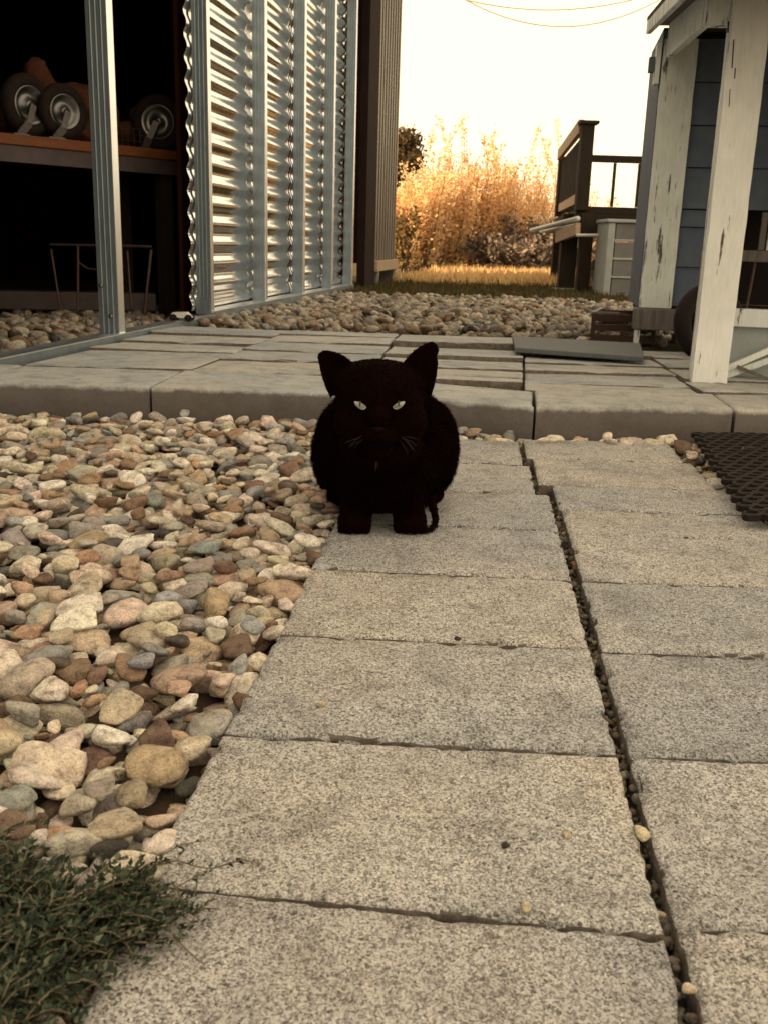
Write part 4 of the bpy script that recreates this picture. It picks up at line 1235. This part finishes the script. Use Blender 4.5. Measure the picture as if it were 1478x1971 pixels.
# ------------------------------------------------------------------ the cat
def make_cat():
    PY = 1.735
    cat = empty('black_cat', gp(737, 1015)); tag(cat, 'black cat crouching on the path facing forward with pale green eyes', 'cat')
    bm = bmesh.new(); bmesh.ops.create_uvsphere(bm, u_segments=28, v_segments=18, radius=1)
    TV = [v.co.copy() for v in bm.verts]; TF = [[v.index for v in f_.verts] for f_ in bm.faces]; bm.free()
    BV, BF = [], []
    def ell(c, r3):
        n0 = len(BV)
        BV.extend(Vector((c[0]+v[0]*r3[0], c[1]+v[1]*r3[1], c[2]+v[2]*r3[2])) for v in TV)
        BF.extend([n0+i for i in f_] for f_ in TF)
    def limb(p, q, r0, r1, n=9):
        for i in range(n+1):
            t_ = i/n; r_ = r0+(r1-r0)*t_
            ell(Vector(p).lerp(Vector(q), t_), (r_,r_,r_))
    # trunk: rounded back and haunches spreading behind the forelegs
    ell(at(743, 850, 1.95), (.139, .17, .112))
    ell(at(740, 882, 1.87), (.108, .12, .085))
    ell(at(655, 868, 1.96), (.052, .13, .082)); ell(at(830, 862, 1.98), (.050, .13, .090))
    ell(at(665, 960, 2.02), (.040, .10, .040)); ell(at(815, 955, 2.04), (.042, .10, .040))   # hocks tucked behind
    ell(at(740, 800, 1.86), (.092, .12, .085))
    ell(at(735, 905, 1.79), (.080, .075, .080))            # chest
    # head, cheeks, muzzle, brow
    hc = at(731, 772, 1.715)
    ell(hc, (.077, .074, .066)); ell(at(729, 736, 1.72), (.082, .058, .040))
    ell(at(690, 812, 1.685), (.043, .043, .040)); ell(at(774, 810, 1.685), (.043, .043, .040))
    ell(at(730, 836, 1.655), (.033, .033, .022)); ell(at(730, 860, 1.665), (.024, .028, .018))
    ell(at(730, 800, 1.650), (.020, .030, .022))            # bridge of the nose
    ell(at(733, 860, 1.75), (.075, .07, .06))               # throat ruff
    # forelegs and paws
    for (xs_, xp) in ((694, 683), (776, 788)):
        limb(at(xs_, 920, 1.79), at(xp, 1000, 1.765), .038, .0275)
        pw = gp(xp, 1018); ell(Vector((pw.x, pw.y-.012, .020)), (.0305, .043, .0215))
        for k in (-1.5, -.5, .5, 1.5): ell(Vector((pw.x+k*.0145, pw.y-.040+abs(k)*.004, .013)), (.0088, .013, .0125))
    # hind feet just showing beside the forelegs
    for xp in ():
        pw = gp(xp, 985); ell(Vector((pw.x, pw.y+.03, .022)), (.026, .07, .022))
    # tail wrapped forward on the right
    tl_ = [at(850,935,1.98), at(828,962,1.85), at(834,978,1.80), gp(838,998,.018), gp(836,1012,.010), gp(828,1020,.008), gp(812,1023,.007)]
    for i in range(len(tl_)-1): limb(tl_[i], tl_[i+1], .0095-.0009*i, .0086-.0009*i, 9)
    
    # ears: cupped shells with a broad base and a blunt tip
    def ear(bo, bi, to, ti, dep):
        n = 10; n0 = len(BV); back = Vector((0, 1, 0)); ax_ = (bo-bi).normalized()
        for lay in (0, 1):
            for j in range(n+1):
                t_ = j/n
                for i in range(n+1):
                    u = i/n
                    p = bo.lerp(to, t_).lerp(bi.lerp(ti, t_), u)
                    p = p + ax_*(.5-u)*.010*math.sin(t_*math.pi)
                    if t_ > .85: p = p + Vector((0,0,1))*.004*math.sin(u*math.pi)
                    cup = dep*math.sin(u*math.pi)*(1-t_)**.6
                    BV.append(p + back*(cup + (.008 if lay else -.0015)))
        N = (n+1)*(n+1)
        for j in range(n):
            for i in range(n):
                q = n0+j*(n+1)+i
                BF.extend([[q,q+1,q+n+2,q+n+1], [N+q,N+q+n+1,N+q+n+2,N+q+1]])
        for j in range(n):
            for i in (0, n):
                q = n0+j*(n+1)+i; BF.append([q,q+n+1,N+q+n+1,N+q])
        for i in range(n):
            for j in (0, n):
                q = n0+j*(n+1)+i; BF.append([q,q+1,N+q+1,N+q])
    ear(at(637,768,1.72), at(682,702,1.705), at(611,683,1.72), at(634,675,1.72), .012)
    ear(at(829,765,1.72), at(774,700,1.705), at(845,671,1.72), at(828,657,1.72), .012)
    me = bpy.data.meshes.new('body'); me.from_pydata([tuple(v) for v in BV], [], BF)
    bm = bmesh.new(); bm.from_mesh(me)
    bmesh.ops.recalc_face_normals(bm, faces=bm.faces[:])
    bm.to_mesh(me); bm.free()
    o = bpy.data.objects.new('body', me); col.objects.link(o)
    rm = o.modifiers.new('r', 'REMESH'); rm.mode = 'VOXEL'; rm.voxel_size = .0031
    smo = o.modifiers.new('s', 'SMOOTH'); smo.factor = .5; smo.iterations = 5
    dg = bpy.context.evaluated_depsgraph_get()
    m2 = bpy.data.meshes.new_from_object(o.evaluated_get(dg)); m2.name = 'body'
    o.modifiers.clear(); o.data = m2; bpy.data.meshes.remove(me)
    # a nick in the viewer's right ear
    nick = at(845, 687, 1.72)
    for v in m2.vertices:
        d = v.co - nick
        if d.length < .010: v.co.x -= (.010-d.length)*.55
        if v.co.z < .0015: v.co.z = .0015
    m2.shade_smooth(); m2.materials.append(M['fur'])
    bvh = BVHTree.FromPolygons([v.co.copy() for v in m2.vertices], [p.vertices[:] for p in m2.polygons])
    # fur
    rg = np.random.default_rng(9)
    me_t = m2; me_t.calc_loop_triangles()
    T = np.array([t_.vertices[:] for t_ in me_t.loop_triangles]); Vc = np.array([v.co[:] for v in m2.vertices]); Nn = np.array([v.normal[:] for v in m2.vertices])
    A, B, Cq = Vc[T[:,0]], Vc[T[:,1]], Vc[T[:,2]]
    ar = np.linalg.norm(np.cross(B-A, Cq-A), axis=1); pr = ar/ar.sum()
    n = 60000; ti = rg.choice(len(T), n, p=pr); u = rg.uniform(size=(n,1)); w = rg.uniform(size=(n,1)); fl = u+w > 1; u = np.where(fl, 1-u, u); w = np.where(fl, 1-w, w)
    P0 = A[ti]+(B[ti]-A[ti])*u+(Cq[ti]-A[ti])*w; N0 = Nn[T[ti,0]]
    hcn = np.array(hc); dh = np.linalg.norm(P0-hcn, axis=1)
    Lf = np.where(dh < .115, .0045, .0135)*rg.uniform(.6,1.25,n)
    Lf = np.where(P0[:,2] < .045, .004, Lf); Lf = np.where((P0[:,2] > hc.z+.055) & (dh > .07), .0035, Lf)
    Lf = np.where((np.abs(P0[:,0]-hc.x) > .080) & (P0[:,2] > hc.z-.012) & (P0[:,1] < 1.80), .0022, Lf)
    flow = np.tile(np.array([0,.35,-1.0]), (n,1)); flow[dh < .115] = [0,.7,-.25]
    flow[dh < .115, 0] = np.sign(P0[dh < .115,0]-hc.x)*.6
    flow -= N0*(flow*N0).sum(1)[:,None]
    D = N0*.62 + flow*.75 + rg.normal(size=(n,3))*.20; D /= np.linalg.norm(D, axis=1)[:,None]
    S = np.cross(D, rg.normal(size=(n,3))); S /= np.linalg.norm(S, axis=1)[:,None]; hw = .00055
    Md = P0 + D*Lf[:,None]*.55; Tp = P0 + D*Lf[:,None]; Tp[:,2] -= Lf*.18
    ok = Tp[:,2] > .001
    V = np.stack([P0-S*hw, P0+S*hw, Md+S*hw*.8, Md-S*hw*.8, Tp], 1)[ok].reshape(-1,3); b = np.arange(ok.sum())[:,None]*5
    Fc = np.concatenate([b+np.array([0,1,2]), b+np.array([0,2,3]), b+np.array([3,2,4])])
    fo = npmesh('fur', V, Fc, M['fur'], cat); tag(fo, kind='stuff')
    off = wloc(cat)
    m2.transform(Matrix.Translation(-off)); o.parent = cat
    # eyes: almond lenses set into the face
    def hit(x, y):
        d = ray(x, y).normalized(); l, nn, i_, dist = bvh.ray_cast(CC, d)
        return l, d
    def eye(up, lo, cx, cy, pup):
        n = 14; m_ = 8; mb = MB(); l0, d0 = hit(cx, cy)
        kd = (l0-CC).dot(FW)
        def depth(x, y):
            r2 = min(1, ((x-cx)/13.)**2 + ((y-cy)/9.)**2)
            hl_, _ = hit(x, y)
            k_ = min(kd, (hl_-CC).dot(FW)) if hl_ else kd
            return .5*kd + .5*k_ - .0035 - .0042*(1-r2)
        for i in range(n+1):
            t_ = i/n
            xu, yu = up(t_); xl, yl = lo(t_)
            for j in range(m_+1):
                s = j/m_; x = xu+(xl-xu)*s; y = yu+(yl-yu)*s
                mb.v.append(CC + ray(x, y)*depth(x, y))
        for i in range(n):
            for j in range(m_):
                q = i*(m_+1)+j; mb.f.append([q, q+1, q+m_+2, q+m_+1])
        e = mb.build('eye', M['iris'], cat, smooth=True)
        pb = MB(); x0, y0, x1, y1, wp = pup
        for i in range(9):
            t_ = i/8; y = y0+(y1-y0)*t_; x = x0+(x1-x0)*t_; w_ = wp*math.sin(math.pi*(.2+.75*t_))
            for sg in (-1, 1): pb.v.append(CC + ray(x+sg*w_, y)*(depth(x+sg*w_, y)-.0012))
        for i in range(8): pb.f.append([2*i, 2*i+1, 2*i+3, 2*i+2])
        pb.build('pupil', M['pupil'], e)
    def arc(p0, p1, sag): return lambda t_: (p0[0]+(p1[0]-p0[0])*t_, p0[1]+(p1[1]-p0[1])*t_ + sag*math.sin(math.pi*t_)**.6)
    eye(arc((681.5,773.0),(705.5,783.5),-4.0), arc((681.5,773.0),(705.5,783.5),9.0), 693, 778, (693.5,771.5,693.3,782.0,2.0))
    eye(arc((755.5,783.0),(779.3,773.0),-3.6), arc((755.5,783.0),(779.3,773.0),8.8), 767, 777.5, (767.4,771.5,767.0,781.5,2.0))
    # nose, whiskers, white chest hairs
    def lens(x, y, wx, wy):
        l, d = hit(x, y); return l
    l = lens(728, 826, 0, 0)
    nb_ = bmesh.new(); bmesh.ops.create_uvsphere(nb_, u_segments=16, v_segments=10, radius=1, matrix=Matrix.Translation(l - off) @ Matrix.Diagonal((.0105,.006,.0062,1)))
    nm = bpy.data.meshes.new('nose'); nb_.to_mesh(nm); nb_.free(); nm.shade_smooth(); nm.materials.append(M['nose'])
    no = bpy.data.objects.new('nose', nm); col.objects.link(no); no.parent = cat
    for (x0,y0,x1,y1) in ((697,838,672,858),(694,842,664,853),(699,845,682,862),(692,848,670,863),(770,838,795,866),(774,842,803,858),(768,846,785,872),(776,840,806,846),(780,844,799,870)):
        a, _ = hit(x0, y0); b = CC + ray(x1, y1)*((a-CC).dot(FW)-.012)
        MB().tube([a, a.lerp(b,.5)-Vector((0,.004,-.002)), b], [.00035,.0003,.0001], 4).build('whisker', M['whisker'], cat)
    for (x0,y0,x1,y1) in ((726,888,722,904),(723,890,723,908),(728,892,725,902)):
        a, _ = hit(x0, y0)
        b = CC + ray(x1, y1)*((a-CC).dot(FW)-.016); a = CC + ray(x0, y0)*((a-CC).dot(FW)-.014)
        MB().tube([a, b], [.0003,.0001], 4).build('chest_hair', M['whisker'], cat)
make_cat()
